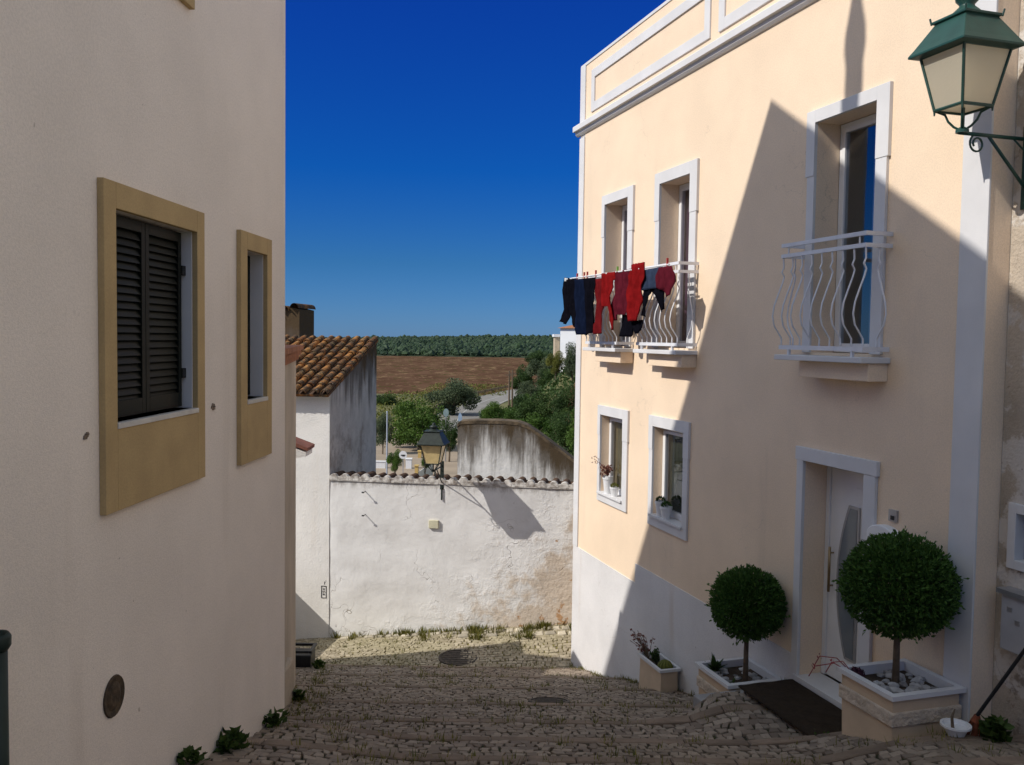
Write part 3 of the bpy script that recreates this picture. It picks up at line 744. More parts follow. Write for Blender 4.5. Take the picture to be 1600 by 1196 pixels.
# flower pots on the sills
def pot(label,c,r,h,plant,seed):
    t=root('flower_pot',label,'flower pot',FRt,c,'pots on the ground floor window sills'); mb=MB()
    mb.lathe(c,[(r*.68,0),(r*.98,h*.82),(r*1.08,h*.82),(r*1.08,h),(r*.92,h),(r*.88,h*.86)],18); mb.build('pot',M['white'],t)
    rnd=random.Random(seed); m=MB(); cc=Vector(c)+Vector((0,0,h))
    kind,mt_=plant
    if kind=='red':
        for i in range(16):
            a=rnd.uniform(0,6.28); e=cc+Vector((math.cos(a)*.12*rnd.random(),math.sin(a)*.1*rnd.random(),rnd.uniform(.03,.14)))
            m.tube([cc,e],.004,5); [leaf(m,e+rdir(rnd)*.03,rdir(rnd),.05,rnd) for _ in range(6)]
        e=cc+Vector((.22,.12,.22)); m.tube([cc,cc+Vector((.12,.06,.16)),e],.004,5)
        for i in range(14): leaf(m,e+rdir(rnd)*.06,rdir(rnd),.04,rnd)
    else:
        for i in range(70): d=rdir(rnd); d.z=abs(d.z); leaf(m,cc+d*r*.8,d+rdir(rnd)*.5,.04,rnd)
    m.build('plant',mt_,t,recalc=False)
pot('tall white flower pot with a red trailing plant on the sunlit window sill',(13.93,-.02,-2.306),.075,.26,('red',M['redleaf']),1)
pot('short white flower pot with a dry yellow plant on the sunlit window sill',(13.66,-.01,-2.306),.065,.14,('low',M['leafyellow']),2)
pot('white flower pot with a small round cactus on the shaded window sill',(12.18,-.02,-2.306),.07,.20,('low',M['leafdeep']),3)
pot('white flower pot with short dark leaves, the nearer one on the shaded window sill',(12.0,-.01,-2.306),.075,.16,('low',M['leafdark']),4)

# ------------------------------------------------------------------ laundry
PA=Vector((14.50,.47,.905)); PB=Vector((11.25,.43,.885))
def pole_pt(x): return PA+(PB-PA)*((PA.x-x)/(PA.x-PB.x))
mb=MB(); mb.tube([PA+Vector((.06,0,0)),PB+Vector((-.05,0,0))],.011,8); mb.lathe((PA.x+.06,PA.y,PA.z-.03),[(.02,0),(.02,.05)],8)
for s in (12.3,13.9): mb.tube([(s,.262,.918),(s,pole_pt(s).y,pole_pt(s).z)],.008,6)
tag(mb.build('drying_pole',M['white'],None,FRt,tuple(PA),smooth=False),'white drying pole held along the two far balconies with laundry on it','drying pole')
def crop(cx,cy): return 860+cx/3.324, 240+cy/3.324
LF=Frame(FRt.w(PA.x,PA.y,0), FRt.w(PB.x,PB.y,0)-FRt.w(PA.x,PA.y,0))   # x runs from the far end to the near end, y away or towards lane
def inpoly(p,poly):
    c=False; n=len(poly)
    for i in range(n):
        (x1,y1),(x2,y2)=poly[i],poly[(i+1)%n]
        if (y1>p[1])!=(y2>p[1]) and p[0]<(x2-x1)*(p[1]-y1)/(y2-y1)+x1: c=not c
    return c
def garment(name,label,cat,outline,m,off,seed,grp='laundry hanging on the pole'):
    import bmesh
    rnd=random.Random(seed)
    mx_=sum(p[0] for p in outline)/len(outline); pts=[LF.hit(*crop(mx_+(p[0]-mx_)*1.05,p[1])) for p in outline]
    bm=bmesh.new()
    vs=[bm.verts.new((x,0,z)) for x,z in pts]; f=bm.faces.new(vs)
    x0=min(p[0] for p in pts); x1=max(p[0] for p in pts); z0=min(p[1] for p in pts); z1=max(p[1] for p in pts)
    st=.03
    x=x0+st
    while x<x1:
        bmesh.ops.bisect_plane(bm,geom=bm.verts[:]+bm.edges[:]+bm.faces[:],plane_co=(x,0,0),plane_no=(1,0,0)); x+=st
    z=z0+st
    while z<z1:
        bmesh.ops.bisect_plane(bm,geom=bm.verts[:]+bm.edges[:]+bm.faces[:],plane_co=(0,0,z),plane_no=(0,0,1)); z+=.05
    ph=rnd.uniform(0,6)
    sgn=1 if LF.y.dot(FRt.y)>0 else -1
    for v in bm.verts:
        x,z=v.co.x,v.co.z; dn=(z1-z)
        v.co.y=sgn*(off+.024*math.sin(x*27+ph+z*5)*min(1,.3+dn*2.2)+.018*math.sin(x*55+z*11+ph*2)*mn.noise(Vector((x*6,z*5,ph)))*2+.018*math.sin(z*8+ph)*dn)
        v.co.x+=.006*math.sin(z*25+ph)
    me=bpy.data.meshes.new(name); bm.to_mesh(me); bm.free(); me.materials.append(m)
    base=Vector(((x0+x1)/2,0,z1))
    for v in me.vertices: v.co-=base
    me.polygons.foreach_set('use_smooth',[True]*len(me.polygons))
    a=me.attributes.new('tone','FLOAT','FACE'); a.data.foreach_set('value',[.5]*len(me.polygons))
    o=bpy.data.objects.new(name,me); COL.objects.link(o); o.matrix_world=Matrix.Translation(LF.w(*base)) @ LF.m.to_4x4()
    s=o.modifiers.new('thick','SOLIDIFY'); s.thickness=.012; s.offset=0
    return tag(o,label,cat,grp)
c_black=cloth('black_cloth',(.005,.005,.008)); c_navy=cloth('navy_cloth',(.006,.010,.026)); c_red=cloth('red_cloth',(.18,.008,.009)); c_dred=cloth('dark_red_cloth',(.12,.009,.011)); c_mar=cloth('maroon_cloth',(.085,.010,.018)); c_steel=cloth('slate_cloth',(.03,.042,.075)); c_lav=cloth('lavender_cloth',(.55,.5,.6))
garment('trousers','black leggings with two separate legs, farthest left on the drying pole','trousers',[(76,645),(136,652),(135,720),(138,800),(140,890),(122,903),(112,860),(106,800),(100,775),(98,810),(94,850),(86,888),(56,874),(62,830),(66,790),(64,740),(72,690)],c_black,.0,1)
garment('trousers','navy blue trousers beside the black leggings on the pole','trousers',[(132,655),(180,650),(192,745),(188,850),(192,940),(145,942),(146,840),(136,740)],c_navy,.012,2)
garment('shirt','black long top hanging just left of the first red clothes','shirt',[(176,650),(234,644),(232,735),(226,830),(232,925),(190,945),(178,940),(182,840),(178,745)],c_black,.006,3)
garment('towel','narrow lavender strip of cloth showing behind the black top','towel',[(222,690),(240,690),(242,820),(228,820)],c_lav,-.07,14)
garment('trousers','dark red trousers left of the red polo shirt','trousers',[(234,652),(274,648),(276,760),(268,850),(274,935),(224,940),(238,850),(236,750)],c_dred,.0,4)
garment('shirt','red polo shirt on the middle of the pole','shirt',[(272,625),(338,614),(343,650),(328,660),(324,760),(334,860),(330,915),(310,918),(308,850),(306,790),(284,798),(282,700),(275,660)],c_red,.014,5)
garment('shirt','maroon long sleeved shirt right of the red polo shirt','shirt',[(334,618),(416,598),(418,640),(408,700),(410,790),(396,838),(352,838),(346,866),(324,870),(322,800),(330,730)],c_mar,.0,6)
garment('trousers','bright red trousers pegged highest on the pole','trousers',[(424,580),(492,565),(494,640),(478,720),(468,800),(455,868),(400,872),(410,780),(412,700),(418,640)],c_red,.015,7)
garment('shorts','black shorts hanging low behind the maroon shirt','shorts',[(356,838),(408,838),(416,905),(396,953),(350,950),(352,895)],c_black,-.05,8)
garment('shorts','small black underpants hanging low behind the bright red trousers','shorts',[(412,872),(458,864),(459,906),(440,930),(424,936),(416,910)],c_black,-.05,9)
garment('shirt','slate blue top beside the bright red trousers','shirt',[(490,606),(578,588),(574,620),(558,655),(550,700),(484,712),(480,670)],c_steel,.0,10)
garment('trousers','short dark navy leggings hanging below the slate blue top','trousers',[(486,708),(582,690),(584,808),(560,824),(540,740),(520,710),(502,740),(486,850),(464,842),(470,775)],c_black,-.02,11)
garment('shirt','wine coloured shirt nearest the end of the pole','shirt',[(574,592),(632,584),(646,630),(634,730),(614,747),(590,712),(556,690),(562,640)],c_mar,.014,12)
# pegs
c_peg=mat('red_peg',(.5,.06,.05),.1,5,.5); c_pegg=mat('green_peg',(.25,.5,.08),.1,5,.5)
pg=None
for i,(cx,cy) in enumerate([(140,640),(176,636),(192,636),(236,640),(349,606),(432,582),(445,578),(459,576),(484,566),(608,560)]):
    x,z=LF.hit(*crop(cx,cy)); 
    zz=.91
    mb=MB()
    mb.taper(-.007,.007,-.012,-.002,-.045,.055,.7,1); mb.taper(-.007,.007,.002,.012,-.045,.055,.7,1); mb.tube([(-.009,0,.005),(.009,0,.005)],.006,6)
    lab={4:'green clothes peg holding the maroon long sleeved shirt'}.get(i,'red clothes peg on the pole %s'%['clipping the black leggings','clipping the navy trousers','at the left shoulder of the black top','between the black top and the dark red trousers','','clipping the left waist of the bright red trousers','second from left on the bright red trousers','third from left on the bright red trousers','at the right corner of the bright red trousers','on the wine coloured shirt'][i])
    o=mb.build('clothes_peg',c_pegg if i==4 else c_peg); o.matrix_world=Matrix.Translation(LF.w(x,.0,zz))@LF.m.to_4x4(); tag(o,lab,'clothes peg','clothes pegs on the drying pole')

# ------------------------------------------------------------------ NEIGHBOUR (right edge)
NB=-.2
nb=root('old_house','old beige house with flaking render at the right edge of the photo','house',FRt,(4,NB,-3))
mb=MB(); wa,wz1=FRt.hit(1584,790,NB); wa2,wz0=FRt.hit(1584,884,NB); WN=(wa-.56,wa,wz0,wz1)
wall_panel(mb,-4,S0-.004,-5,5.2,[WN+(.16,)],y=NB)
mb.quad((-4,NB,5.2),(S0-.004,NB,5.2),(S0-.004,-7,5.2),(-4,-7,5.2)); mb.quad((-4,NB,-5),(-4,-7,-5),(-4,-7,5.2),(-4,NB,5.2)); mb.quad((-4,-7,-5),(S0-.004,-7,-5),(S0-.004,-7,5.2),(-4,-7,5.2)); mb.quad((WN[0]-.1,NB-.16,WN[2]-.1),(WN[1]+.1,NB-.16,WN[2]-.1),(WN[1]+.1,NB-.16,WN[3]+.1),(WN[0]-.1,NB-.16,WN[3]+.1))
mb.build('wall',M['flaking'],nb,recalc=False)
mb=MB(); ring_frame(mb,WN[0]-.02,WN[1]+.02,WN[2]-.02,WN[3]+.02,.07,NB-.1,NB+.03); w=mb.build('window',M['trim'],nb,bevel=.004)
mb=MB(); mb.quad((WN[0]+.03,NB-.06,WN[2]+.03),(WN[1]-.03,NB-.06,WN[2]+.03),(WN[1]-.03,NB-.06,WN[3]-.03),(WN[0]+.03,NB-.06,WN[3]-.03)); mb.build('pane',M['darkglass'],w,recalc=False)
mb=MB(); ba,bz1=FRt.hit(1573,925,NB+.05); _,bz0=FRt.hit(1573,1013,NB+.05); mb.box(ba-.5,ba,NB,NB+.1,bz0,bz1); mt=mb.build('meter_box',M['meter'],nb,bevel=.01)
mb=MB(); mb.box(ba-.52,ba+.02,NB,NB+.13,bz1,bz1+.035); mb.box(ba-.1,ba-.06,NB+.1,NB+.104,bz1-.12,bz1-.09); mb.box(ba-.17,ba-.13,NB+.1,NB+.104,bz1-.2,bz1-.17); mb.build('lid',M['steel'],mt)

# ------------------------------------------------------------------ LANTERNS
def lantern(name,label,frame,c,arm,wally,iron,glassm,h_sc=1.0,plate=True,wdt=1.0,pipe=0,hrk=1.0,fin=1.0):
    """c: centre at the bottom of the glass (frame coords); arm runs to y=wally"""
    x,y,z=c; k=h_sc; kw=k*wdt
    t=root(name,label,'street lamp',frame,(x,wally,z-.16*k))
    s0,s1,ev,tp=.145*kw,.226*kw,.295*kw,.16*kw; hg,hr=.38*k,.31*k*hrk
    def sq(r,zz): return [(x-r,y-r,zz),(x+r,y-r,zz),(x+r,y+r,zz),(x-r,y+r,zz)]
    # roof: flared eave, four slopes, cap, dome, vase finial
    mb=MB(); rings=[sq(s1+.01,z+hg-.005),sq(ev,z+hg+.005),sq(ev,z+hg+.02),sq(ev*.9,z+hg+.06*k),sq(tp,z+hg+hr),sq(tp*1.12,z+hg+hr+.004),sq(tp*1.12,z+hg+hr+.022*k),sq(tp*.7,z+hg+hr+.03*k)]
    vs=[p for r in rings for p in r]; fs=[]
    for i in range(len(rings)-1):
        for q in range(4): fs.append([i*4+q,i*4+(q+1)%4,i*4+4+(q+1)%4,i*4+4+q])
    fs.append([len(vs)-4+q for q in range(4)]); fs.append([0,1,2,3]); mb.add(vs,fs)
    for sx in (-1,1):
        for sy in (-1,1): mb.tube([(x+sx*tp*1.1,y+sy*tp*1.1,z+hg+hr),(x+sx*tp*1.16,y+sy*tp*1.16,z+hg+hr+.05*k)],.008*k,6)
    mb.build('roof',iron,t,bevel=.004*k)
    mb=MB(); zt=z+hg+hr+.02*k; mb.lathe((x,y,zt),[*[(r_*kw,z_*k*fin) for r_,z_ in ((.13,0),(.125,.02),(.085,.055),(.06,.075),(.055,.09),(.085,.12),(.09,.15),(.05,.20),(.03,.22),(.035,.25),(.01,.30))]],20); mb.build('finial',iron,t,smooth=True)
    fr=MB(); g=.011*k
    A,B=sq(s0,z),sq(s1,z+hg)
    for p,q in zip(A,B): fr.tube([p,q],g,6)
    for i in range(4): fr.tube([A[i],A[(i+1)%4]],g*1.1,6); fr.tube([B[i],B[(i+1)%4]],g,6)
    for i in range(4):
        fr.tube([A[i],(A[i][0],A[i][1],z-.035*k)],[g*.9,g*.5],6)
    # cup and curved struts below
    for i in range(4):
        px,py,_=A[i]; dx,dy=(px-x),(py-y)
        fr.tube([(px,py,z),(x+dx*.62,y+dy*.62,z-.035*k),(x+dx*.5,y+dy*.5,z-.085*k),(x+dx*.3,y+dy*.3,z-.125*k),(x+dx*.08,y+dy*.08,z-.15*k)],.009*k,6)
    fr.tube([(x,y,z+.02),(x,y,z-.16*k)],.013*k,8); fr.lathe((x,y,z-.17*k),[(.045*k,0),(.045*k,.02*k),(.02*k,.04*k)],12)
    fr.build('frame',iron,t)
    for i in range(4):
        p,q=A[i],A[(i+1)%4]; r,s=B[(i+1)%4],B[i]
        def inn(a_): return (lerp(a_[0],x,.02),lerp(a_[1],y,.02),a_[2])
        m=MB(); m.quad(inn(p),inn(q),inn(r),inn(s)); m.build('pane',glassm,t,recalc=False)
    m=MB(); m.quad(*[(lerp(a_[0],x,.03),lerp(a_[1],y,.03),a_[2]+.004) for a_ in A]); m.build('bottom_pane',glassm,t,recalc=False)
    # bracket
    zb=z-.17*k; br=MB(); br.tube([(x,y+.03,zb),(x,wally+.01,zb)],.014*k,8)
    br.tube([(x,lerp(wally,y,.62),zb),(x,wally+.01,zb-.36*k)],.012*k,8)
    br.tube([(x,lerp(wally,y,.25),zb),(x,lerp(wally,y,.12),zb-.06*k),(x,wally+.012,zb-.10*k)],.007*k,6)
    sp=[]
    for i in range(26):
        a_=i/25*2*math.pi*1.35; r=.068*k*(1-.55*i/25); sp.append((x,lerp(wally,y,.78)+math.sin(a_)*r*1.0,zb-.065*k+math.cos(a_)*r))
    br.tube(sp,.0075*k,6)
    br.build('bracket',iron,t,smooth=True)
    m=MB(); m.box(x-.04*k,x+.04*k,wally,wally+.016,zb-.5*k,zb+.10*k)
    if pipe: m.tube([(x,wally+.03,zb-.45*k),(x,wally+.03,zb-pipe)],.014,8)
    m.build('wall_plate',iron,t,bevel=.003)
    return t
p=FRt.l(at(1497,169,6.38))
lantern('street_lamp','large green iron lantern with cream glass on the old house, right edge',FRt,(p.x,NB+.60,p.z),None,NB,M['greeniron'],M['frost'],wdt=.89,hrk=.72)

# broom, white pot, weeds at the right edge
q0=FRt.l(at(1604,1012,6.05)); q1=FRt.l(at(1527,1118,6.3)); q2=FRt.l(at(1519,1148,6.34))
t=root('broom','broom with black handle and reddish head leaning by the old house','broom',FRt,tuple(q2))
mb=MB(); mb.tube([q0+(q0-q1)*1.2,q1],.013,8); mb.build('handle',M['black'],t)
mb=MB(); mb.tube([q1,lerp(q1,q2,.3)],[.02,.035],8); d=(q2-q1)
for i in range(70):
    a=G0.uniform(0,6.28); r=G0.random(); s_=q1+d*.25+Vector((math.cos(a)*.03*r,math.sin(a)*.03*r,0)); mb.tube([s_,s_+d*.95+Vector((math.cos(a)*.055*r,math.sin(a)*.055*r,0))],.0035,4)
mb.build('brush',mat('red_bristle',(.26,.075,.035),.2,9),t)
p=at(1492,1168,6.3); zz=laneZ(p.x,p.y)
pc=(p.x,p.y,max(zz,p.z))
t=root('flower_pot','small white pot with a bare stem on the cobbles beside the large planter','flower pot',FW,pc)
mb=MB(); mb.lathe(pc,[(.055,0),(.085,.07),(.105,.075),(.105,.09),(.09,.09),(.08,.06)],18); mb.build('pot',M['white'],t)
mb=MB(); mb.tube([(pc[0]-.02,pc[1],pc[2]+.05),(pc[0]-.03,pc[1],pc[2]+.14),(pc[0]-.01,pc[1],pc[2]+.2)],[.012,.01,.004],6); mb.build('stem',M['bark'],t)

# ------------------------------------------------------------------ PALE HOUSE (left)
def LS(y): return -y*math.hypot(1,.0492)
YE=7.56
pale=root('pale_house','tall pale rendered house with beige window surrounds on the left','house',FLt,(-5,0,-3))
kk=KL/.78
def hb(l,r,t,b,off=.035): return (FLt.hit(r,(t+b)/2,off)[0], FLt.hit(l,(t+b)/2,off)[0], FLt.hit(l,b,off)[1], FLt.hit(l,t,off)[1])
W1=hb(183,309,326,662); W2=hb(387,418,390,626); W3=(-5.5,-4.42,2.3,3.3)
xe=-YE*1.0012
mb=MB(); wops=[W1+(.14,),W2+(.2,),W3+(.14,)]
wall_panel(mb,xe,4,-6,4.6,wops)
def roofz(x): 
    return 6.62-.30*(x-xe)
xs_=[xe+i*.5 for i in range(0,24)]
for a,b in zip(xs_,xs_[1:]): mb.quad((a,0,4.6),(b,0,4.6),(b,0,max(4.6,roofz(b))),(a,0,max(4.6,roofz(a))))
D=12.5
mb.quad((xe,0,-6),(xe,-D,-6),(xe,-D,6.7),(xe,0,6.62)); mb.quad((4,0,-6),(4,-D,-6),(4,-D,4.6),(4,0,4.6)); mb.quad((xe,-D,-6),(4,-D,-6),(4,-D,4.6),(xe,-D,6.7))
mb.build('wall',M['pale'],pale,recalc=False)
mb=MB(); xr=xe+(6.62-4.6)/.3
mb.quad((xe,.0,6.62),(xe,-D,6.7),(xr,-D,4.6),(xr,0,4.6)); mb.quad((xr,0,4.6),(xr,-D,4.6),(4,-D,4.6),(4,0,4.6)); mb.build('roof',M['terra'],pale,recalc=False)
# window interior backs
def left_window(op, out, depth, shutters):
    a,b,c,d=op; oa,ob,oc,od=out; P=.035
    mb=MB(); mb.box(oa,a,0,P,oc,od); mb.box(b,ob,0,P,oc,od); mb.box(a,b,0,P,d,od); mb.box(a,b,0,P,oc,c-.03)
    w=mb.build('window',M['beige'],pale,bevel=.003)
    mb=MB(); mb.box(a-.004,b+.004,-depth,P+.006,c-.03,c); mb.build('sill',M['sill'],w,bevel=.003)
    mb=MB()   # white reveals lining
    mb.box(a-.002,a+.004,-depth,-.002,c,d); mb.build('reveal',M['trim'],w)
    mb=MB(); mb.quad((a,-depth,c),(b,-depth,c),(b,-depth,d),(a,-depth,d)); mb.build('backing',M['inside'],w,recalc=False)
    for (x0,x1,yy,hinge) in shutters:
        s=MB(); st=.045; y0,y1=yy-.035,yy
        z0,z1=c+.012,d-.012
        s.box(x0,x0+st,y0,y1,z0,z1); s.box(x1-st,x1,y0,y1,z0,z1); s.box(x0+st,x1-st,y0,y1,z0,z0+.09); s.box(x0+st,x1-st,y0,y1,z1-.06,z1)
        n=22
        for i in range(n):
            zc=lerp(z0+.10,z1-.08,i/(n-1)); 
            s.add([(x0+st,yy-.004,zc-.028),(x1-st,yy-.004,zc-.028),(x1-st,yy-.030,zc+.024),(x0+st,yy-.030,zc+.024),(x0+st,yy-.010,zc-.028),(x1-st,yy-.010,zc-.028),(x1-st,yy-.036,zc+.024),(x0+st,yy-.036,zc+.024)],[[0,1,2,3],[7,6,5,4],[0,4,5,1],[2,6,7,3]])
        so=s.build('shutter',M['shutter'],w,bevel=.002)
        if hinge is not None:
            for zq in (lerp(c,d,.2),lerp(c,d,.78)):
                m=MB(); m.box(hinge-.012,hinge+.045,yy-.03,yy+.006,zq-.03,zq+.03); m.build('hinge',M['hinge'],so)
o1=hb(164,320.5,278,807); o2=hb(377,425,359,728)
a,b=W1[0],W1[1]; mid=lerp(a+.05,b,.5)
left_window(W1,o1,.14,[(a+.055,mid-.002,-.045,a+.01),(mid+.002,b-.006,-.045,None)])
left_window(W2,o2,.2,[(W2[0]+.006,W2[1]-.004,-.10,None)])
left_window(W3,(-5.2*1.09/1.09-.19,-4.2,1.80,3.45) if False else (-5.62,-4.30,1.985,3.43),.14,[(W3[0]+.05,-4.98,-.045,None),(-4.975,W3[1]-.01,-.045,None)])
# vent plate, shutter catches
hx,hz=FLt.hit(177,1088); mb=MB()
for i in range(1):
    n=24; vs=[];fs=[]
    for r,y in ((.11,.002),(.105,.010),(.075,.004),(.05,.012),(.02,.012)):
        for j in range(n): q=2*math.pi*j/n; vs.append((hx+r*math.cos(q),y,hz+r*math.sin(q)))
    for k_ in range(4):
        for j in range(n): fs.append([k_*n+j,k_*n+(j+1)%n,k_*n+n+(j+1)%n,k_*n+n+j])
    fs.append([4*n+j for j in range(n)]); mb.add(vs,fs)
mb.build('vent_plate',M['ventiron'],pale)
for (px,py) in ((332,636),(133,679)):
    hx,hz=FLt.hit(px,py); mb=MB()
    for i in range(6):
        x=hx+G0.uniform(-.022,.022); z=hz+G0.uniform(-.018,.018); mb.taper(x-.011,x+.011,0,.008,z-.009,z+.009,1,.7)
    mb.tube([(hx,0,hz),(hx,.02,hz+.003)],.005,6); mb.build('shutter_catch',M['chip'],pale)
# pinnacle chimney on the roof edge (its shadow falls across the cream house)
cx=-6.08; zt=roofz(cx)-.1
t=root('chimney_pot','slim white turned chimney standing on the roof edge of the pale house','chimney',FLt,(cx,-.12,zt))
mb=MB(); mb.lathe((cx,-.12,zt),[(.13,-.2),(.13,.35),(.105,.45),(.12,.62),(.125,.85),(.12,1.05),(.15,1.22),(.14,1.36),(.09,1.55),(.055,1.72),(.03,1.95),(.015,2.3)],16); mb.build('shaft',M['facade'],t,smooth=True)
# dark green post by the left edge
p=at(0,990,3.5); px_=-2.035
t=root('post','dark green metal post with a flared top at the left edge','post',FW,(px_,3.5,-2.4))
mb=MB(); mb.tube([(px_,3.5,-2.5),(px_,3.5,p.z-.05)],.042,14); mb.build('shaft',M['greenpipe'],t,smooth=True)
mb=MB(); mb.lathe((px_,3.5,p.z-.05),[(.044,-.02),(.055,.0),(.056,.035),(.046,.05),(.036,.045),(.03,.0)],16); mb.build('cap',M['greenpipe'],t,smooth=True)

# ------------------------------------------------------------------ low house and lean-to on the left
p1=(-2.03,YE+.02); p2=(-2.655,11.0)
FA=Frame((p1[0],p1[1],0),(p1[0]-p2[0],p1[1]-p2[1],0))   # x runs back towards the camera, y out into lane
Ln=math.hypot(p1[0]-p2[0],p1[1]-p2[1])
low=root('low_house','shaded beige house sliver between the pale house and the white tiled house','house',FA,(-Ln/2,0,-5))
mb=MB(); mb.box(-Ln,.0,-9,0,-8,-.30); mb.build('wall',M['oldwall'],low)
mb=MB()
for i in range(3): mb.box(-Ln-.04+.0*i,0,-9+.03*i,.03+.03*i,-.30+.06*i,-.245+.06*i)
mb.build('eave',M['terra'],low)
FB=Frame((-3.16,13.2,0),(-math.cos(R(4)),-math.sin(R(4)),0))   # faces the camera side; used for the lean-to
lt=root('lean_to','small lean-to with a sloping red tile edge beside the white tiled house','lean-to',FW,(-4,12.2,-5))
mb=MB(); mb.box(-4.6,-3.2,11.02,12.85,-8,-1.75); mb.prism([(-7.5,-8),(-4.6,-8),(-4.6,-1.0),(-7.5,-2.7)],11.02,13.35); mb.build('wall',M['facade'],lt)
mb=MB(); prof=[(-9,1.0),(-3.25,-1.43),(-2.88,-1.57),(-2.88,-1.63),(-3.2,-1.80),(-9,.8)]
prof=[(-6,-.55),(-3.2,-1.44),(-2.88,-1.575),(-2.885,-1.62),(-3.2,-1.5),(-6,-.62)]
mb.prism([(-4.6,-.96+.02),(-3.2,-1.44),(-2.84,-1.575),(-2.845,-1.62),(-3.2,-1.5),(-4.6,-1.02)],12.45,12.9); mb.prism([(-7.6,-2.68),(-4.58,-.92),(-4.58,-1.0),(-7.6,-2.76)],11.02,13.4); mb.build('roof',mat('dull_red_tile',(.21,.085,.06),.2,6,.9),lt)
mb=MB(); mb.prism([(-4.6,-1.04),(-3.2,-1.52),(-2.87,-1.64),(-2.87,-1.70),(-3.2,-1.76),(-4.6,-1.76)],12.46,12.87); mb.build('eave_board',M['facade'],lt)
# stone corner pier beside the steps
mb=MB(); mb.taper(-2.62,-2.29,8.9,9.5,-5.5,-3.45,1.0,.95); tag(mb.build('corner_stone',M['oldwall'],None,FW,(-2.45,9.2,-4),bevel=.04),'rough pale stone guard at the foot of the low house wall','guard stone')
# dark bin
def ring_frame2(m,a,b,c,d,z0,z1,w=.05): m.box(a,a+w,c,d,z0,z1); m.box(b-w,b,c,d,z0,z1); m.box(a+w,b-w,c,c+w,z0,z1); m.box(a+w,b-w,d-w,d,z0,z1)
mb=MB(); mb.box(-5.6,-4.6,14.0,16.45,-7,-4.34); mb.box(-5.64,-4.56,13.96,16.45,-4.34,-4.28); tag(mb.build('side_wall',M['facade'],None,FW,(-5,15.2,-5.5)),'low white wall meeting the white tiled house on its left, hidden behind the pale house','wall')
t=root('bin','dark open plastic tub standing in the shade by the left wall','bin',FW,(-3.28,13.9,-5.4))
mb=MB(); mb.taper(-3.46,-3.08,13.75,14.1,-5.38,-5.0,.92,1); mb.build('tub',M['black'],t,bevel=.015)
mb=MB(); ring=MB(); ring_frame2(mb,-3.48,-3.06,13.73,14.12,-4.96,-4.92); mb.build('rim',M['black'],t,bevel=.006)

# ------------------------------------------------------------------ WHITE TILED HOUSE at the end
th_=root('tiled_house','white limewashed house with an orange lichen tile roof at the lane end','house',FEn,(1.5,0,-5.6))
DP=2.95
mb=MB(); mb.quad((0,0,-9),(6,0,-9),(6,0,-1.02),(0,0,-1.02)); mb.quad((6,0,-9),(6,-DP,-9),(6,-DP,-.08),(6,0,-1.02)); mb.quad((0,-DP,-9),(6,-DP,-9),(6,-DP,-.08),(0,-DP,-.08)); mb.quad((0,0,-1.02),(6,0,-1.02),(6,-DP,-.08),(0,-DP,-.08))
mb.build('wall',M['facade'],th_,recalc=False)
M['streakA']=streakmat('streaked_grey_wall',(.60,.55,.51),(.09,.07,.055),5.35,1.6,.85)
mb=MB(); mb.add([(0,0,-9),(0,-DP,-9),(0,-DP,-.10),(0,0,-1.04)],[[0,1,2,3]]); mb.v=[(v[0]-.003,v[1],v[2]) for v in mb.v]; mb.build('side_wall',M['streakA'],th_,recalc=False)
# roof tiles: rows of cover tiles
mb=MB(); rnd=random.Random(21); sl=math.atan2(.94,DP); Lr=math.hypot(.94,DP)+.22
def rp(x,u,h):   # u from eave upwards along slope
    y=.2*1.0-u*math.cos(sl); z=-1.02-.2*math.tan(sl)+u*math.sin(sl); return (x-0, y+h*math.sin(sl)*1.0, z+h*math.cos(sl))
mb.quad(rp(-.04,0,.01),rp(6,0,.01),rp(6,Lr,.01),rp(-.04,Lr,.01),1,.2)
mb.quad(rp(-.04,0,-.04),rp(6,0,-.04),rp(6,Lr,-.04),rp(-.04,Lr,-.04),0,.2); mb.quad(rp(-.04,0,.01),rp(6,0,.01),rp(6,0,-.04),rp(-.04,0,-.04),0,.2); mb.quad(rp(-.04,0,.01),rp(-.04,Lr,.01),rp(-.04,Lr,-.04),rp(-.04,0,-.04),0,.2)
for r in range(30):
    x0=.03+r*.2; ntile=9; tl=Lr/ntile
    dx=rnd.uniform(-.012,.012)
    for k_ in range(ntile):
        u0=k_*tl-.03; u1=(k_+1)*tl+.03; tn=rnd.random(); sh=rnd.uniform(-.012,.012); lift=rnd.uniform(0,.012); m=8; vs=[]
        for (u,rr,hh) in ((u0,.074,.034+lift),(u1,.060,.016)):
            for j in range(m+1):
                a_=math.pi*j/m; vs.append(rp(x0+dx+sh+rr*math.cos(a_),u,hh+rr*.9*math.sin(a_)))
        for (u,rr,hh) in ((u0,.060,.032+lift),):
            for j in range(m+1):
                a_=math.pi*j/m; vs.append(rp(x0+dx+sh+rr*math.cos(a_),u,hh+rr*.86*math.sin(a_)))
        fs=[[j,j+1,m+1+j+1,m+1+j] for j in range(m)]+[[j,j+1,2*m+3+j,2*m+2+j] for j in range(m)]
        mb.add(vs,fs,0,tn)
mb.build('roof',[M['tile'],mat('tile_channel',(.085,.05,.032),.35,9,.95)],th_,recalc=False)
M['oldchim']=streakmat('sooty_wall',(.34,.25,.17),(.06,.045,.035),3,1.2,.8)
ch=root('rear_gable','weathered dark gable end with a tile capped top rising behind the tiled roof','gable wall',FEn,(3.2,-5.6,-3))
mb=MB(); mb.prism([(2.62,-6),(5,-6),(5,-.1),(2.80,.66),(2.62,.62)],-6.2,-5.2); mb.build('wall',M['oldchim'],ch)
mb=MB()
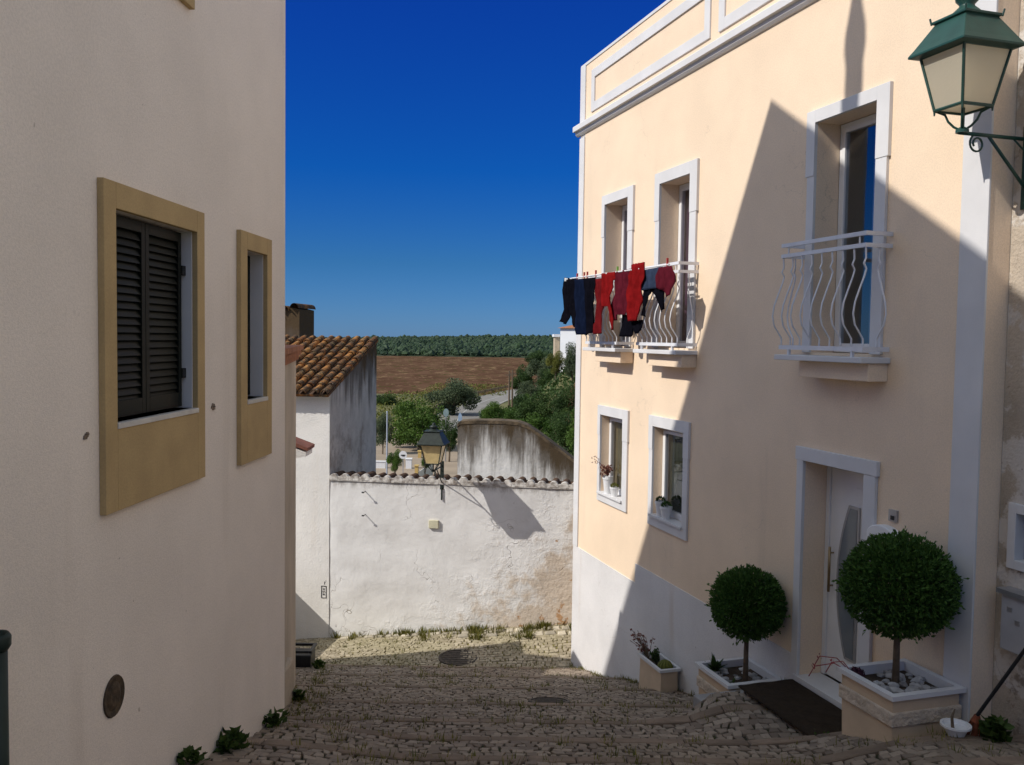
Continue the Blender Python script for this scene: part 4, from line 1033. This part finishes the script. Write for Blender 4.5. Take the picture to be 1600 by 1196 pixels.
for i in range(7):
    x=2.70+i*.25; z=.72-.085*i if i else .70
    vs=[];m=8
    for (yy) in (-6.3,-5.1):
        for j in range(m+1): a_=math.pi*j/m; vs.append((x+.02+.12*math.cos(a_)*.9,yy,z-.05+.12*math.sin(a_)))
    mb.add(vs,[[j,j+1,m+2+j,m+1+j] for j in range(m)],0,rnd.random())
mb.build('tile_cap',M['tile'],ch,recalc=False)
# plaque painted on the facade
hx,hz=FEn.hit(506,924); t=MB(); ring_frame(t,hx-.05,hx+.05,hz-.13,hz+.10,.010,.0,.006)
for z,w in ((-.07,.03),(-.02,.045),(.03,.03)): t.tube([(hx-w*.5,.004,hz+z),(hx-w*.1,.004,hz+z+.03),(hx+w*.3,.004,hz+z-.005),(hx+w*.6,.004,hz+z+.02)],.004,5)
t.tube([(hx-.01,.003,hz+.17),(hx-.01,.003,hz+.13)],.005,5); t.tube([(hx-.03,.003,hz+.17),(hx-.01,.003,hz+.18)],.005,5); t.box(hx-.045,hx-.033,0,.005,hz+.19,hz+.2)
t.build('wall_mark',M['hinge'],th_)

# ------------------------------------------------------------------ END WALL
ew=root('garden_wall','old limewashed boundary wall with flaking patches closing the lane end','wall',FEn,(-2.3,0,-5.6))
TOPZ=-2.62
mb=MB(); n1,n2=60,40; x0,x1=-7.0,0.0
rnd=random.Random(2)
from mathutils import noise as mn
for i in range(n1+1):
    for j in range(n2+1):
        x=lerp(x0,x1,i/n1); z=lerp(-6.6,TOPZ,j/n2)
        mb.v.append((x, .016*mn.noise(Vector((x*1.1,0,z*1.1)))+.008*mn.noise(Vector((x*3,2,z*3)))-(.012 if x>-.02 else 0), z))
for i in range(n1):
    for j in range(n2): a=i*(n2+1)+j; mb.f.append([a,a+n2+1,a+n2+2,a+1]); mb.m.append(0); mb.t.append(.5)
mb.box(x0,x1-.001,-.42,-.03,-7,TOPZ)
mb.build('wall',M['endwall'],ew,smooth=True,recalc=False)
# tile coping: whitewashed tile ends, valley shade put into the dark tile colour
mb=MB(); rnd=random.Random(9)
M['limetile']=mat('whitewashed_tile_end',(.66,.63,.59),.2,11,.95,.6,45,alt=(.26,.22,.19))
k_=0; x=-.08
while x>-7:
    r=.082+rnd.uniform(-.008,.01); zc=TOPZ+.0+rnd.uniform(-.012,.008); m=10; tn=rnd.random(); tilt=rnd.uniform(-.1,.1)
    vs=[];
    for (yy,rr,dz) in ((.022,r*.96,0),(-.06-rnd.uniform(0,.06),r*1.0,.0),(-.50,r*.82,.0)):
        for j in range(m+1): a_=math.pi*j/m; vs.append((x+rr*math.cos(a_),yy,zc+dz+rr*1.0*math.sin(a_)))
    # mortar filled front
    mb.add(vs[:m+1]+[(x-r*.95,.022,zc-.03),(x+r*.95,.022,zc-.03)],[list(range(m+1))+[m+1,m+2]],1,tn)
    mb.add(vs,[[j,j+1,m+2+j,m+1+j] for j in range(m)],1,tn); mb.add(vs,[[m+1+j,m+2+j,2*m+3+j,2*m+2+j] for j in range(m)],0,tn)
    x-=.205+rnd.uniform(-.015,.015)
mb.prism([(-7,TOPZ-.05),(-.0,TOPZ-.05),(-.0,TOPZ+.03),(-7,TOPZ+.03)],-.03,.018,1); mb.quad((-7,.02,TOPZ+.002),(-.0,.02,TOPZ+.012),(-.0,-.5,TOPZ+.01),(-7,-.5,TOPZ+.01),0,.05)
mb.build('tile_coping',[mat('shade_dark_tile',(.10,.055,.032),.3,9,.95,.4,50),M['limetile']],ew,recalc=False)
for (px,py) in ((571,768),(571,804)):
    hx,hz=FEn.hit(px,py); m=MB(); m.tube([(hx,0,hz),(hx,.13,hz-.004)],.008,6); m.box(hx-.012,hx+.03,.12,.135,hz-.012,hz+.012); m.build('iron_pin',M['hinge'],ew)
hx,hz=FEn.hit(678,819); m=MB(); m.box(hx-.09,hx+.09,0,.045,hz-.075,hz+.075); m.build('junction_box',mat('cream_box',(.62,.58,.42),.08,5,.6),ew,bevel=.008)
hx,hz=FEn.hit(688,745)
hp=FEn.hit(676,724,.72)
iron2=mat('black_green_iron',(.022,.03,.026),.25,12,.5)
hxl=FEn.hit(677,724,.72)
lantern('street_lamp','black iron lantern with yellowed glass on the old limewashed wall',FEn,(hxl[0],.72,hxl[1]),None,0.0,iron2,M['amber'],.86,pipe=.62,wdt=.95,hrk=.82,fin=.55)

# ------------------------------------------------------------------ weathered ruin wall behind
FWd=Frame((at(715,700,17.6).x,17.6,0),(-math.cos(R(-5)),-math.sin(R(-5)),0))
wl=root('ruin_wall','streaked white gable wall with a brown lichen top behind the boundary wall','wall',FWd,(-1.4,0,-6))
zt=at(715,660,17.6).z
M['streakB']=streakmat('streaked_white_wall',(.88,.86,.83),(.11,.09,.07),zt+6,1.55,.92,(.085,.06,.035),slope=(.04,.74),b0=.835)
prof=[(0,-9),(0,zt-.05),(-.05,zt+.0),(-.35,zt+.025),(-.9,zt+.03),(-1.2,zt+.01),(-1.38,zt-.05),(-1.6,zt-.19),(-2.3,zt-.70),(-3.2,zt-1.28),(-4.2,zt-1.85),(-5,zt-2.4),(-5,-9)]
mb=MB(); mb.prism(prof,-.40,0); mb.build('wall',M['streakB'],wl)
mb=MB(); tp=prof[1:11]
for (p,q) in zip(tp,tp[1:]):
    mb.add([(p[0]+.01,.010,p[1]-.045),(q[0]+.01,.010,q[1]-.045),(q[0]+.01,.010,q[1]+.02),(p[0]+.01,.010,p[1]+.02),(p[0]+.01,-.43,p[1]-.045),(q[0]+.01,-.43,q[1]-.045),(q[0]+.01,-.43,q[1]+.02),(p[0]+.01,-.43,p[1]+.02)],[[0,1,2,3],[3,2,6,7],[4,5,6,7],[0,4,7,3],[1,2,6,5]])
M['browncap']=mat('lichen_cap',(.13,.095,.06),.35,7,1,.7,30,alt=(.06,.045,.03)); mb.build('cap',M['browncap'],wl,recalc=False)

# ------------------------------------------------------------------ weeds
def weeds(name,label,spots,m,seed,size=(.05,.10),n=26,blade=False):
    rnd=random.Random(seed); mb=MB()
    for (x,y,z) in spots:
        for i in range(n):
            a=rnd.uniform(0,6.28); r=rnd.random()*.09; s=rnd.uniform(*size); c=Vector((x+math.cos(a)*r,y+math.sin(a)*r,z))
            if blade:
                d=Vector((math.cos(a)*.5,math.sin(a)*.5,1)); tip=c+d*s; u=Vector((-math.sin(a),math.cos(a),0))*s*.09; k=len(mb.v); mb.v+=[tuple(c-u),tuple(c+u),tuple(tip)]; mb.f.append([k,k+1,k+2]); mb.m.append(0); mb.t.append(rnd.random())
            else: leaf(mb,c+Vector((0,0,rnd.random()*s*1.6)),Vector((math.cos(a),math.sin(a),rnd.uniform(.1,1.2))),s,rnd,wid=.7)
    x,y,z=spots[0]
    return mb.build(name,m,None,FW,(x,y,z),recalc=False)
spots=[]
rnd=random.Random(31)
for i in range(80):
    X=rnd.uniform(-3.1,1.6); X+=.3*math.sin(X*5); Y=Yfoot(X)-abs(rnd.gauss(0,.10))-.02; spots.append((X,Y,laneZ(X,Y)))
for i in range(60):
    X=rnd.uniform(-1.6,1.6); X+=.25*math.sin(X*7+1); Y=Yfoot(X)-rnd.uniform(0,.5); spots.append((X,Y,laneZ(X,Y)))
tag(weeds('grass',None,spots,M['grass'],32,(.05,.14),13,True),kind='stuff')
spots=[]
for i in range(330):
    Y=rnd.uniform(5.5,16); X=rnd.uniform(XL(Y) if Y<7.5 else -3.0,XR(Y)); X+=.5*math.sin(X*3+Y) 
    if Y>14.3 and X>XR(14.3): continue
    spots.append((X,Y,laneZ(X,Y)-.012))
for i in range(170):
    e=EDGES[rnd.randrange(2,9)]; Y=e-.17+rnd.gauss(0,.02); X=rnd.uniform(-2.5,XR(Y)); spots.append((X,Y,laneZ(X,Y)-.012))
for i in range(90):
    Y=rnd.uniform(8.5,14.5); X=XR(Y)-abs(rnd.gauss(0,.06)); spots.append((X,Y,laneZ(X,Y)))
for i in range(60):
    Y=rnd.uniform(7.7,14.6); X=lerp(-2.0,-3.1,(Y-7.7)/6.9)+abs(rnd.gauss(0,.2)); spots.append((X,Y,laneZ(X,Y)))
tag(weeds('joint_weeds',None,spots,M['grass'],33,(.03,.065),14,True),kind='stuff')
for i,(px,py,n,sz,lab) in enumerate([(335,1172,110,.085,'leafy green weed clump at the bottom of the pale wall, nearest the camera'),(300,1192,70,.07,'low dark weeds at the bottom frame edge by the pale wall'),(412,1136,80,.075,'broad leaved weed clump at the foot of the pale wall, near its far corner'),(452,1095,70,.08,'weed clump growing where the low house meets the steps'),(1560,1150,160,.10,'green weeds growing at the foot of the old house by the broom'),(1285,1150,12,.03,'tiny weed tuft in the cobbles below the doormat'),(497,1045,90,.09,'grass tuft beside the dark tub'),(940,1046,26,.07,'small dark weed at the foot of the plinth near its far corner'),(968,1052,26,.07,'second small weed along the plinth, nearer the small trough')]):
    Y=5.2
    while Y<16:
        p=at(px,py,Y)
        if p.z<laneZ(p.x,Y): break
        Y+=.02
    if px>1500: p=at(px,py,6.2)
    if px<460: p.x=max(p.x,(XL(p.y) if p.y<7.5 else lerp(-2.0,-2.6,(p.y-7.5)/3.3))+.07); p.z=0
    z=laneZ(p.x,p.y); w=weeds('weed_clump',None,[(p.x+rnd.uniform(-.05,.05),p.y+rnd.uniform(-.05,.05),z) for _ in range(2)],M['weed'],40+i,(sz*.6,sz),n//2)
    tag(w,lab,'weeds','weed clumps along the walls')
# tall dry stems at the plinth foot
# ------------------------------------------------------------------ BACKGROUND
# road ribbon
def ribbon(name,pts,w,m,lift,mi=0):
    mb=MB(); L=[]
    for i,p in enumerate(pts):
        a=Vector(pts[max(0,i-1)]); b=Vector(pts[min(len(pts)-1,i+1)]); t=(b-a).normalized(); n=Vector((-t.y,t.x)); L.append((Vector(p)+n*w/2,Vector(p)-n*w/2))
    for (a,b),(c,d) in zip(L,L[1:]): mb.quad((a.x,a.y,-9.8+lift),(b.x,b.y,-9.8+lift),(d.x,d.y,-9.8+lift),(c.x,c.y,-9.8+lift))
    return tag(mb.build(name,m,recalc=False),kind='structure')
def curve(P,n=8):
    out=[]
    for i in range(len(P)-1):
        p0=Vector(P[max(0,i-1)]);p1=Vector(P[i]);p2=Vector(P[i+1]);p3=Vector(P[min(len(P)-1,i+2)])
        for k in range(n):
            t=k/n; out.append(tuple(.5*((2*p1)+(p2-p0)*t+(2*p0-5*p1+4*p2-p3)*t*t+(3*p1-p0-3*p2+p3)*t**3)))
    out.append(tuple(P[-1])); return out
RC=curve([(-5.9,88),(-6.2,94),(-6.3,100),(-6.1,118),(-4.2,136),(-1,152),(4,170),(14,190),(40,215)])
ribbon('road',RC,6.4,M['asphalt'],.06)
def offs(pts,d):
    o=[]
    for i,p in enumerate(pts):
        a=Vector(pts[max(0,i-1)]); b=Vector(pts[min(len(pts)-1,i+1)]); t=(b-a).normalized(); o.append(tuple(Vector(p)+Vector((-t.y,t.x))*d))
    return o
ribbon('road_edge_line',offs(RC,2.9),.2,M['roadline'],.075); ribbon('road_edge_line',offs(RC,-2.9),.2,M['roadline'],.075); ribbon('road_centre_line',RC,.16,M['roadline'],.075)
gr=root('guard_rail','weathered guard rail along the far side of the country road','guard rail',FW,(-9,110,-9.8))
g=offs(RC,3.7)[10:]; mb=MB()
for (a,b) in zip(g,g[1:]):
    mb.add([(a[0],a[1],-9.35),(b[0],b[1],-9.35),(b[0],b[1],-8.95),(a[0],a[1],-8.95)],[[0,1,2,3]]); mb.add([(a[0]-.05,a[1]+.05,-9.35),(b[0]-.05,b[1]+.05,-9.35),(b[0]-.05,b[1]+.05,-8.95),(a[0]-.05,a[1]+.05,-8.95)],[[3,2,1,0]])
    mb.add([(a[0],a[1],-8.95),(b[0],b[1],-8.95),(b[0]-.05,b[1]+.05,-8.95),(a[0]-.05,a[1]+.05,-8.95)],[[0,1,2,3]])
mb.build('beam',mat('rail_wood',(.30,.22,.14),.2,2),gr,recalc=False)
for a in g[::2]:
    mb=MB(); mb.box(a[0]-.09,a[0]+.09,a[1]+.07,a[1]+.24,-9.9,-8.9); mb.build('post',M['bark'],gr)
# poles
for (px,pt,pb,Y,r,lab) in ((796,580,636,118,.13,'left of the two dark utility poles beside the far road'),(801,578,640,114,.13,'right of the two dark utility poles beside the far road')):
    a=at(px,pt,Y); b=at(px,pb,Y); mb=MB(); mb.tube([(a.x,Y,H(a.x,Y)-.3),(a.x,Y,a.z)],[r,r*.7],8); mb.box(a.x-.5,a.x+.5,Y-.06,Y+.06,a.z-.6,a.z-.48)
    tag(mb.build('utility_pole',M['bark'],None,FW,(a.x,Y,H(a.x,Y))),lab,'utility pole','utility poles beside the far road')
Y=62; a=at(605,645,Y); mb=MB(); mb.tube([(a.x,Y,-10),(a.x,Y,a.z)],[.06,.045],8); mb.lathe((a.x,Y,a.z),[(.07,0),(.05,.1)],8); tag(mb.build('flag_pole',mat('pale_blue_pole',(.40,.44,.52),.05,2,.5),None,FW,(a.x,Y,-9.8)),'thin pale blue pole standing left of the round tree','pole')
# round sign with pole
Y=60; a=at(630,711,Y); t=root('road_sign','round white road sign on a thin pole behind the boundary wall','sign',FW,(a.x,Y,-9.8))
mb=MB(); mb.tube([(a.x,Y,-9.9),(a.x,Y,a.z+.1)],.035,8); mb.build('pole',M['steel'],t)
n=20; mb=MB(); vs=[(a.x+.27*math.cos(2*math.pi*j/n),Y-.05,a.z+.27*math.sin(2*math.pi*j/n)) for j in range(n)]+[(a.x+.27*math.cos(2*math.pi*j/n),Y-.08,a.z+.27*math.sin(2*math.pi*j/n)) for j in range(n)]
mb.add(vs,[list(range(n)),list(range(n,2*n))]+[[j,(j+1)%n,n+(j+1)%n,n+j] for j in range(n)]); mb.build('disc',M['white'],t)
mb=MB(); mb.box(a.x-.15,a.x+.15,Y-.09,Y-.081,a.z-.05,a.z+.02); mb.box(a.x-.05,a.x+.1,Y-.09,Y-.081,a.z-.10,a.z-.05); mb.build('emblem',M['hinge'],t)
Y=66; a=at(719,652,Y); t=root('road_sign','blue and white arrow shaped sign at the road edge beside the ruined wall','sign',FW,(a.x,Y,-9.8))
mb=MB(); mb.tube([(a.x,Y,-9.9),(a.x,Y,a.z+.3)],.035,8); mb.build('pole',M['steel'],t)
mb=MB(); mb.prism([(a.x-.14,a.z-.3),(a.x+.14,a.z-.3),(a.x+.14,a.z+.12),(a.x,a.z+.36),(a.x-.14,a.z+.12)],Y-.07,Y-.04); mb.build('board',mat('sign_blue',(.32,.42,.55),.1,3,.5),t)
Y=70; a=at(697,645,Y); t=root('traffic_mirror','oval grey traffic mirror on a pole in front of the tree','mirror',FW,(a.x,Y,-9.8))
mb=MB(); mb.tube([(a.x,Y,-9.9),(a.x,Y,a.z)],.04,8); mb.build('pole',M['steel'],t)
mb=MB(); vs=[(a.x+.22*math.cos(2*math.pi*j/n),Y-.06,a.z+.32*math.sin(2*math.pi*j/n)) for j in range(n)]+[(a.x+.22*math.cos(2*math.pi*j/n),Y-.12,a.z+.32*math.sin(2*math.pi*j/n)) for j in range(n)]
mb.add(vs,[list(range(n)),list(range(n,2*n))]+[[j,(j+1)%n,n+(j+1)%n,n+j] for j in range(n)]); mb.build('disc',mat('grey_teal',(.25,.33,.33),.1,3,.4),t)
# little walls and pillars of the plaza
def lowwall(label,px0,px1,pt,Y,m,th=.25,name='low_wall',cap=None):
    a=at(px0,pt,Y); b=at(px1,pt,Y); mb=MB(); mb.box(a.x,b.x,Y,Y+th,-10.2,a.z); 
    mb.box(a.x-.04,b.x+.04,Y-.04,Y+th+.04,a.z,a.z+.06)
    tag(mb.build(name,m,None,FW,((a.x+b.x)/2,Y,-9.8)),label,'wall')
lowwall('small white wall end left of the round road sign',586,602,722,66,M['hillwhite'])
lowwall('white gate wall right of the round road sign',634,643,718,66,M['hillwhite'],.4)
lowwall('yellow gate pillar behind the lantern, the farther one',653,658,706,72,M['yellow'],.4,'gate_pillar')
lowwall('yellow gate pillar left of the lantern, the nearer one',648,653,729,58,M['yellow'],.4,'gate_pillar')
Y=58; a=at(654,738,Y); b=at(676,722,Y+5); mb=MB(); mb.add([(a.x,Y,-10.5),(b.x,Y+5,-10.5),(b.x,Y+5,b.z),(a.x,Y,a.z),(a.x,Y+.25,-10.5),(b.x,Y+5.25,-10.5),(b.x,Y+5.25,b.z),(a.x,Y+.25,a.z)],[[0,1,2,3],[4,5,6,7],[3,2,6,7],[0,3,7,4],[1,2,6,5]])
tag(mb.build('low_wall',M['hillwhite'],None,FW,(a.x,Y,-9.8)),'pale sloping ramp wall running from the nearer yellow pillar','wall')

# hill house
Y=100; wl_=at(875,548,Y); wt=at(875,513,Y); hw=root('hill_house','white house with a red tile roof on the hilltop behind the laundry','house',FW,(wl_.x+3,Y+3,-2))
hw.matrix_world=hw.matrix_world; HA=R(28)
def hrot(m): 
    c_,s_=math.cos(-HA),math.sin(-HA); m.v=[(wl_.x+(x-wl_.x)*c_-(y-Y)*s_,Y+(x-wl_.x)*s_+(y-Y)*c_,z) for x,y,z in m.v]; return m
mb=MB(); mb.box(wl_.x,wl_.x+7,Y,Y+7,-4,wt.z); hrot(mb).build('wall',M['hillwhite'],hw)
mb=MB(); x0,x1=wl_.x-.3,wl_.x+7.3; z=wt.z; mb.add([(x0,Y-.3,z),(x1,Y-.3,z),(x1,Y+7.3,z),(x0,Y+7.3,z),(x0+2.5,Y+3.5,z+.85),(x1-2.5,Y+3.5,z+.85)],[[0,1,5,4],[1,2,5],[2,3,4,5],[3,0,4],[0,3,2,1]]); hrot(mb).build('roof',M['terra'],hw)
a=at(868,526,Y); b=at(875,541,Y); mb=MB(); mb.box(a.x,wl_.x,Y+1,Y+5,-4,a.z-.05); mb.build('annex',mat('tan_annex',(.5,.4,.28),.1,2),hw)
mb=MB(); mb.box(a.x-.15,wl_.x,Y+.8,Y+5,a.z-.05,a.z+.25); mb.build('terrace_parapet',M['hillwhite'],hw)

# trees
def crown_mesh(seed,n,leafs,rz=.8):
    rnd=random.Random(seed); mb=MB(); cl=[]
    for i in range(26):
        d=rdir(rnd); r=rnd.random()**.45; cl.append((Vector((d.x*r*.78,d.y*r*.78,d.z*r*.72*rz)),rnd.uniform(.2,.38),rnd.uniform(.15,.85)))
    for i in range(n):
        c,r,tn=cl[rnd.randrange(len(cl))]; d=rdir(rnd); p=c+d*r*(rnd.random()**.4); 
        leaf(mb,p,d+rdir(rnd)*.9,rnd.uniform(*leafs),rnd,wid=.55,tone=min(1,max(0,tn+rnd.gauss(0,.2))))
    return mb
CROWNS=[crown_mesh(50+i,9500,(.045,.095),1.0) for i in range(4)]
MESHES={}
def tree(kind,label,px,pt,pb,hw,Y,m,grp,trunk=True,sq=1.0):
    c=at(px,(pt+pb)/2,Y); rx=hw/FOC*Y; rz=(pb-pt)/2/FOC*Y; g=H(c.x,Y)
    t=root(kind,label,'bush' if 'bush' in kind else 'tree',FW,(c.x,Y,g),grp)
    vi=random.Random(px*7+pt).randrange(4); key=(vi,m.name)
    if key not in MESHES:
        o=CROWNS[vi].build('crown',m,None,recalc=False); MESHES[key]=o.data
    else:
        o=bpy.data.objects.new('crown',MESHES[key]); COL.objects.link(o)
    o.parent=t; o.location=(0,0,c.z-g); o.rotation_euler=(0,0,px*.7); o.scale=(rx,rx,rz)
    mb=MB(); h=max(.4,c.z-g); mb.tube([(c.x,Y,g-.3),(c.x+rx*.04,Y,g+h*.5),(c.x,Y,c.z)],[rx*.07,rx*.055,rx*.03],7)
    for k in range(5):
        a_=k*1.26; mb.tube([(c.x,Y,g+h*.45),(c.x+math.cos(a_)*rx*.5,Y+math.sin(a_)*rx*.5,c.z+rz*.2)],[rx*.04,rx*.012],6)
    mb.build('trunk',M['bark'],t); return t
LG,LO_,LD,LY=M['leafgreen'],M['leafolive'],M['leafdeep'],M['leafyellow']
tree('round_tree','large round bright green tree left of the road behind the lantern',655,616,722,58,78,LG,None)
tree('olive_tree','grey green olive tree beside the road at the edge of the brown field',708,588,656,50,112,LO_,None)
T=[('bush','small dark bush at the left edge of the valley view',606,613,645,26,128,LD),
('bush','low green bush left of the round tree, in front of the field',630,632,660,26,112,LG),
('bush','olive shrub beside the pale blue pole',598,640,705,18,74,LO_),
('bush','leafy shrub around the round road sign',617,700,742,17,61,LG),
('bush','small round shrub beside the farther yellow pillar',664,712,736,11,60,LG),
('bush','dark shrub right of the lantern in front of the round tree',702,652,716,24,70,LD)]
for k in T: tree(*k,'bushes in the valley')
SL=[(735,668,700,22,66,LD,'bush','dark bush behind the left corner of the ruined wall'),(822,612,668,26,86,LG,'slope_tree','leafy green tree between the grey green bush and the road bend'),(760,640,676,20,92,LG,'bush','bright bush at the near edge of the road bend'),(850,552,612,36,112,LO_,'olive_tree','grey green olive tree on the slope, left of the white hill house'),(868,546,590,20,97,LY,'slope_tree','yellowish green tree just below the white hill house'),
(894,532,600,20,80,LO_,'olive_tree','pale olive tree touching the far corner of the cream house'),(818,566,625,26,124,LD,'slope_tree','dark tree beside the two utility poles'),
(826,592,640,24,100,LO_,'bush','round grey green bush right of the utility poles'),(775,624,672,30,84,LG,'bush','light green bush in the bend of the road'),
(806,634,690,30,80,LG,'bush','green bush right of the road bend, above the ruined wall'),(840,604,690,46,74,LD,'slope_tree','wide dark tree in the middle of the slope'),
(884,594,680,32,68,LD,'slope_tree','dark tree below the red soil cut'),(858,574,622,28,104,LD,'slope_tree','dark green tree between the olive trees high on the slope'),
(838,640,712,44,62,LG,'slope_tree','bright leafy tree above the sloping top of the ruined wall'),(880,640,720,36,54,LD,'slope_tree','dark leafy tree beside the cream house corner'),
(872,690,735,30,46,LO_,'bush','pale bush just above the lower end of the ruined wall'),(908,620,735,30,50,LG,'slope_tree','green tree partly hidden by the cream house corner'),
(790,660,700,24,70,LD,'bush','dark bush behind the left part of the ruined wall'),(900,570,640,26,88,LD,'slope_tree','dark tree on the slope under the pale olive tree'),
(925,560,660,40,80,LD,'slope_tree','dark tree on the slope hidden mostly by the cream house'),(840,545,580,22,128,LD,'slope_tree','distant dark tree on the slope against the forest')]
for (px,pt,pb,hw_,Y,m,kind,lab) in SL: tree(kind,lab,px,pt,pb,hw_,Y,m,'trees on the right slope')
# ground cover on the slope
rnd=random.Random(77); mb=MB()
for i in range(9000):
    Y=rnd.uniform(32,150); X=toe(Y)+rnd.uniform(.5,22); z=H(X,Y)
    if 3.9<X<5.6 and 66<Y<76: continue
    for k in range(2): leaf(mb,Vector((X,Y,z+rnd.random()*.7)),rdir(rnd)+Vector((0,0,.5)),rnd.uniform(.25,.55),rnd,wid=.6)
tag(mb.build('slope_scrub',M['leafdeep'],recalc=False),kind='stuff')
mb=MB()
for i in range(2600):
    Y=rnd.uniform(80,152); X=rnd.uniform(-24,-9.5)+ (3 if Y>120 else 0); z=H(X,Y)
    leaf(mb,Vector((X,Y,z+rnd.random()*.6)),rdir(rnd)+Vector((0,0,.6)),rnd.uniform(.3,.6),rnd,wid=.5)
for i in range(1500):
    Y=rnd.uniform(150,185); X=rnd.uniform(-16,-1); z=H(X,Y)
    leaf(mb,Vector((X,Y,z+rnd.random()*.3)),rdir(rnd)+Vector((0,0,.6)),rnd.uniform(.25,.5),rnd,wid=.5)
tag(mb.build('verge_grass',M['leafyellow'],recalc=False),kind='stuff')
# far wood
mb=MB(); rnd=random.Random(99)
ico=[]
for i in range(15000):
    Y=440+520*rnd.random()**.8; X=rnd.uniform(-.30,.22)*Y; z=H(X,Y)+1.3*max(0,mn.noise(Vector((X*.03,Y*.03,0)))); r=rnd.uniform(.9,2.2)*(1.35 if rnd.random()<.04 else 1); h=r*rnd.uniform(.8,1.5); tn=rnd.random()**1.4; m=6
    vs=[]
    for (q,zz) in ((.75,.15),(1.0,.5),(.8,.95),(.35,1.3)):
        for j in range(m): a_=2*math.pi*(j+rnd.uniform(-.3,.3))/m; k_=q*rnd.uniform(.75,1.2); vs.append((X+r*k_*math.cos(a_),Y+r*k_*math.sin(a_),z+h*(zz+rnd.uniform(-.12,.12))))
    vs.append((X,Y,z+h*1.42))
    fs=[[i_*m+j,i_*m+(j+1)%m,i_*m+m+(j+1)%m,i_*m+m+j] for i_ in range(3) for j in range(m)]+[[3*m+j,3*m+(j+1)%m,4*m] for j in range(m)]
    mb.add(vs,fs,0,tn)
for i in range(60000):
    Y=440+520*rnd.random()**.8; X=rnd.uniform(-.30,.22)*Y; z=H(X,Y)+rnd.uniform(.6,2.9); leaf(mb,Vector((X,Y,z)),rdir(rnd),rnd.uniform(.5,1.2),rnd,wid=.7)
tag(mb.build('far_wood',M['leafforest'],recalc=False),kind='stuff')

# ------------------------------------------------------------------ light and sky
SKYRAMP=[(.08,(.055,.185,.41)),(.18,(.013,.16,.49)),(.36,(.014,.127,.56)),(.50,(2.5,1.9,1.3)),(.72,(3.0,2.18,1.38))]  # upper stops are an added warm, bright band above view, filling the shaded walls
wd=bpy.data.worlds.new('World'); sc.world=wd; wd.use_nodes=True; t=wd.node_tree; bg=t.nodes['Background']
sky=t.nodes.new('ShaderNodeTexSky'); sky.sky_type='NISHITA'; sky.sun_disc=False; sky.sun_elevation=EL
sky.sun_rotation=math.atan2(-SUN.x,-SUN.y); sky.altitude=600; sky.air_density=1.0; sky.dust_density=.2; sky.ozone_density=1.5
# clear Iberian sky: deeper blue than the model low down, and a blue rather than cream horizon
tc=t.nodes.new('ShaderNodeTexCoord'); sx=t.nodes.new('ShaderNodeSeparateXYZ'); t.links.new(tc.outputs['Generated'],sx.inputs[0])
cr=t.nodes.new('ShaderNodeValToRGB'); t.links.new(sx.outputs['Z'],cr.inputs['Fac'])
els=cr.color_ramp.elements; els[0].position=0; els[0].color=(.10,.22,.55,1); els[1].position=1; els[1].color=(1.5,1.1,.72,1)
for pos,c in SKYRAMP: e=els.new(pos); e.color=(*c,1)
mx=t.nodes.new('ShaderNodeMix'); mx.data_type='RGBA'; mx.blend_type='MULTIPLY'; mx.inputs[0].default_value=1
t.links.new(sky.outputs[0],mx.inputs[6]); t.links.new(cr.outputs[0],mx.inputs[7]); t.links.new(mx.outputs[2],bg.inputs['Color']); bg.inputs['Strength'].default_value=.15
ld=bpy.data.lights.new('sun','SUN'); ld.energy=3.55; ld.angle=R(.53); ld.color=(1,.955,.875); lo=bpy.data.objects.new('sun',ld); COL.objects.link(lo)
lo.rotation_euler=SUN.to_track_quat('-Z','Y').to_euler(); lo.location=(-20,-10,30)
sc.view_settings.view_transform='Standard'; sc.view_settings.look='None'; sc.view_settings.exposure=.15; sc.view_settings.gamma=1
sc.render.engine='CYCLES'; sc.cycles.max_bounces=8; sc.cycles.transparent_max_bounces=8
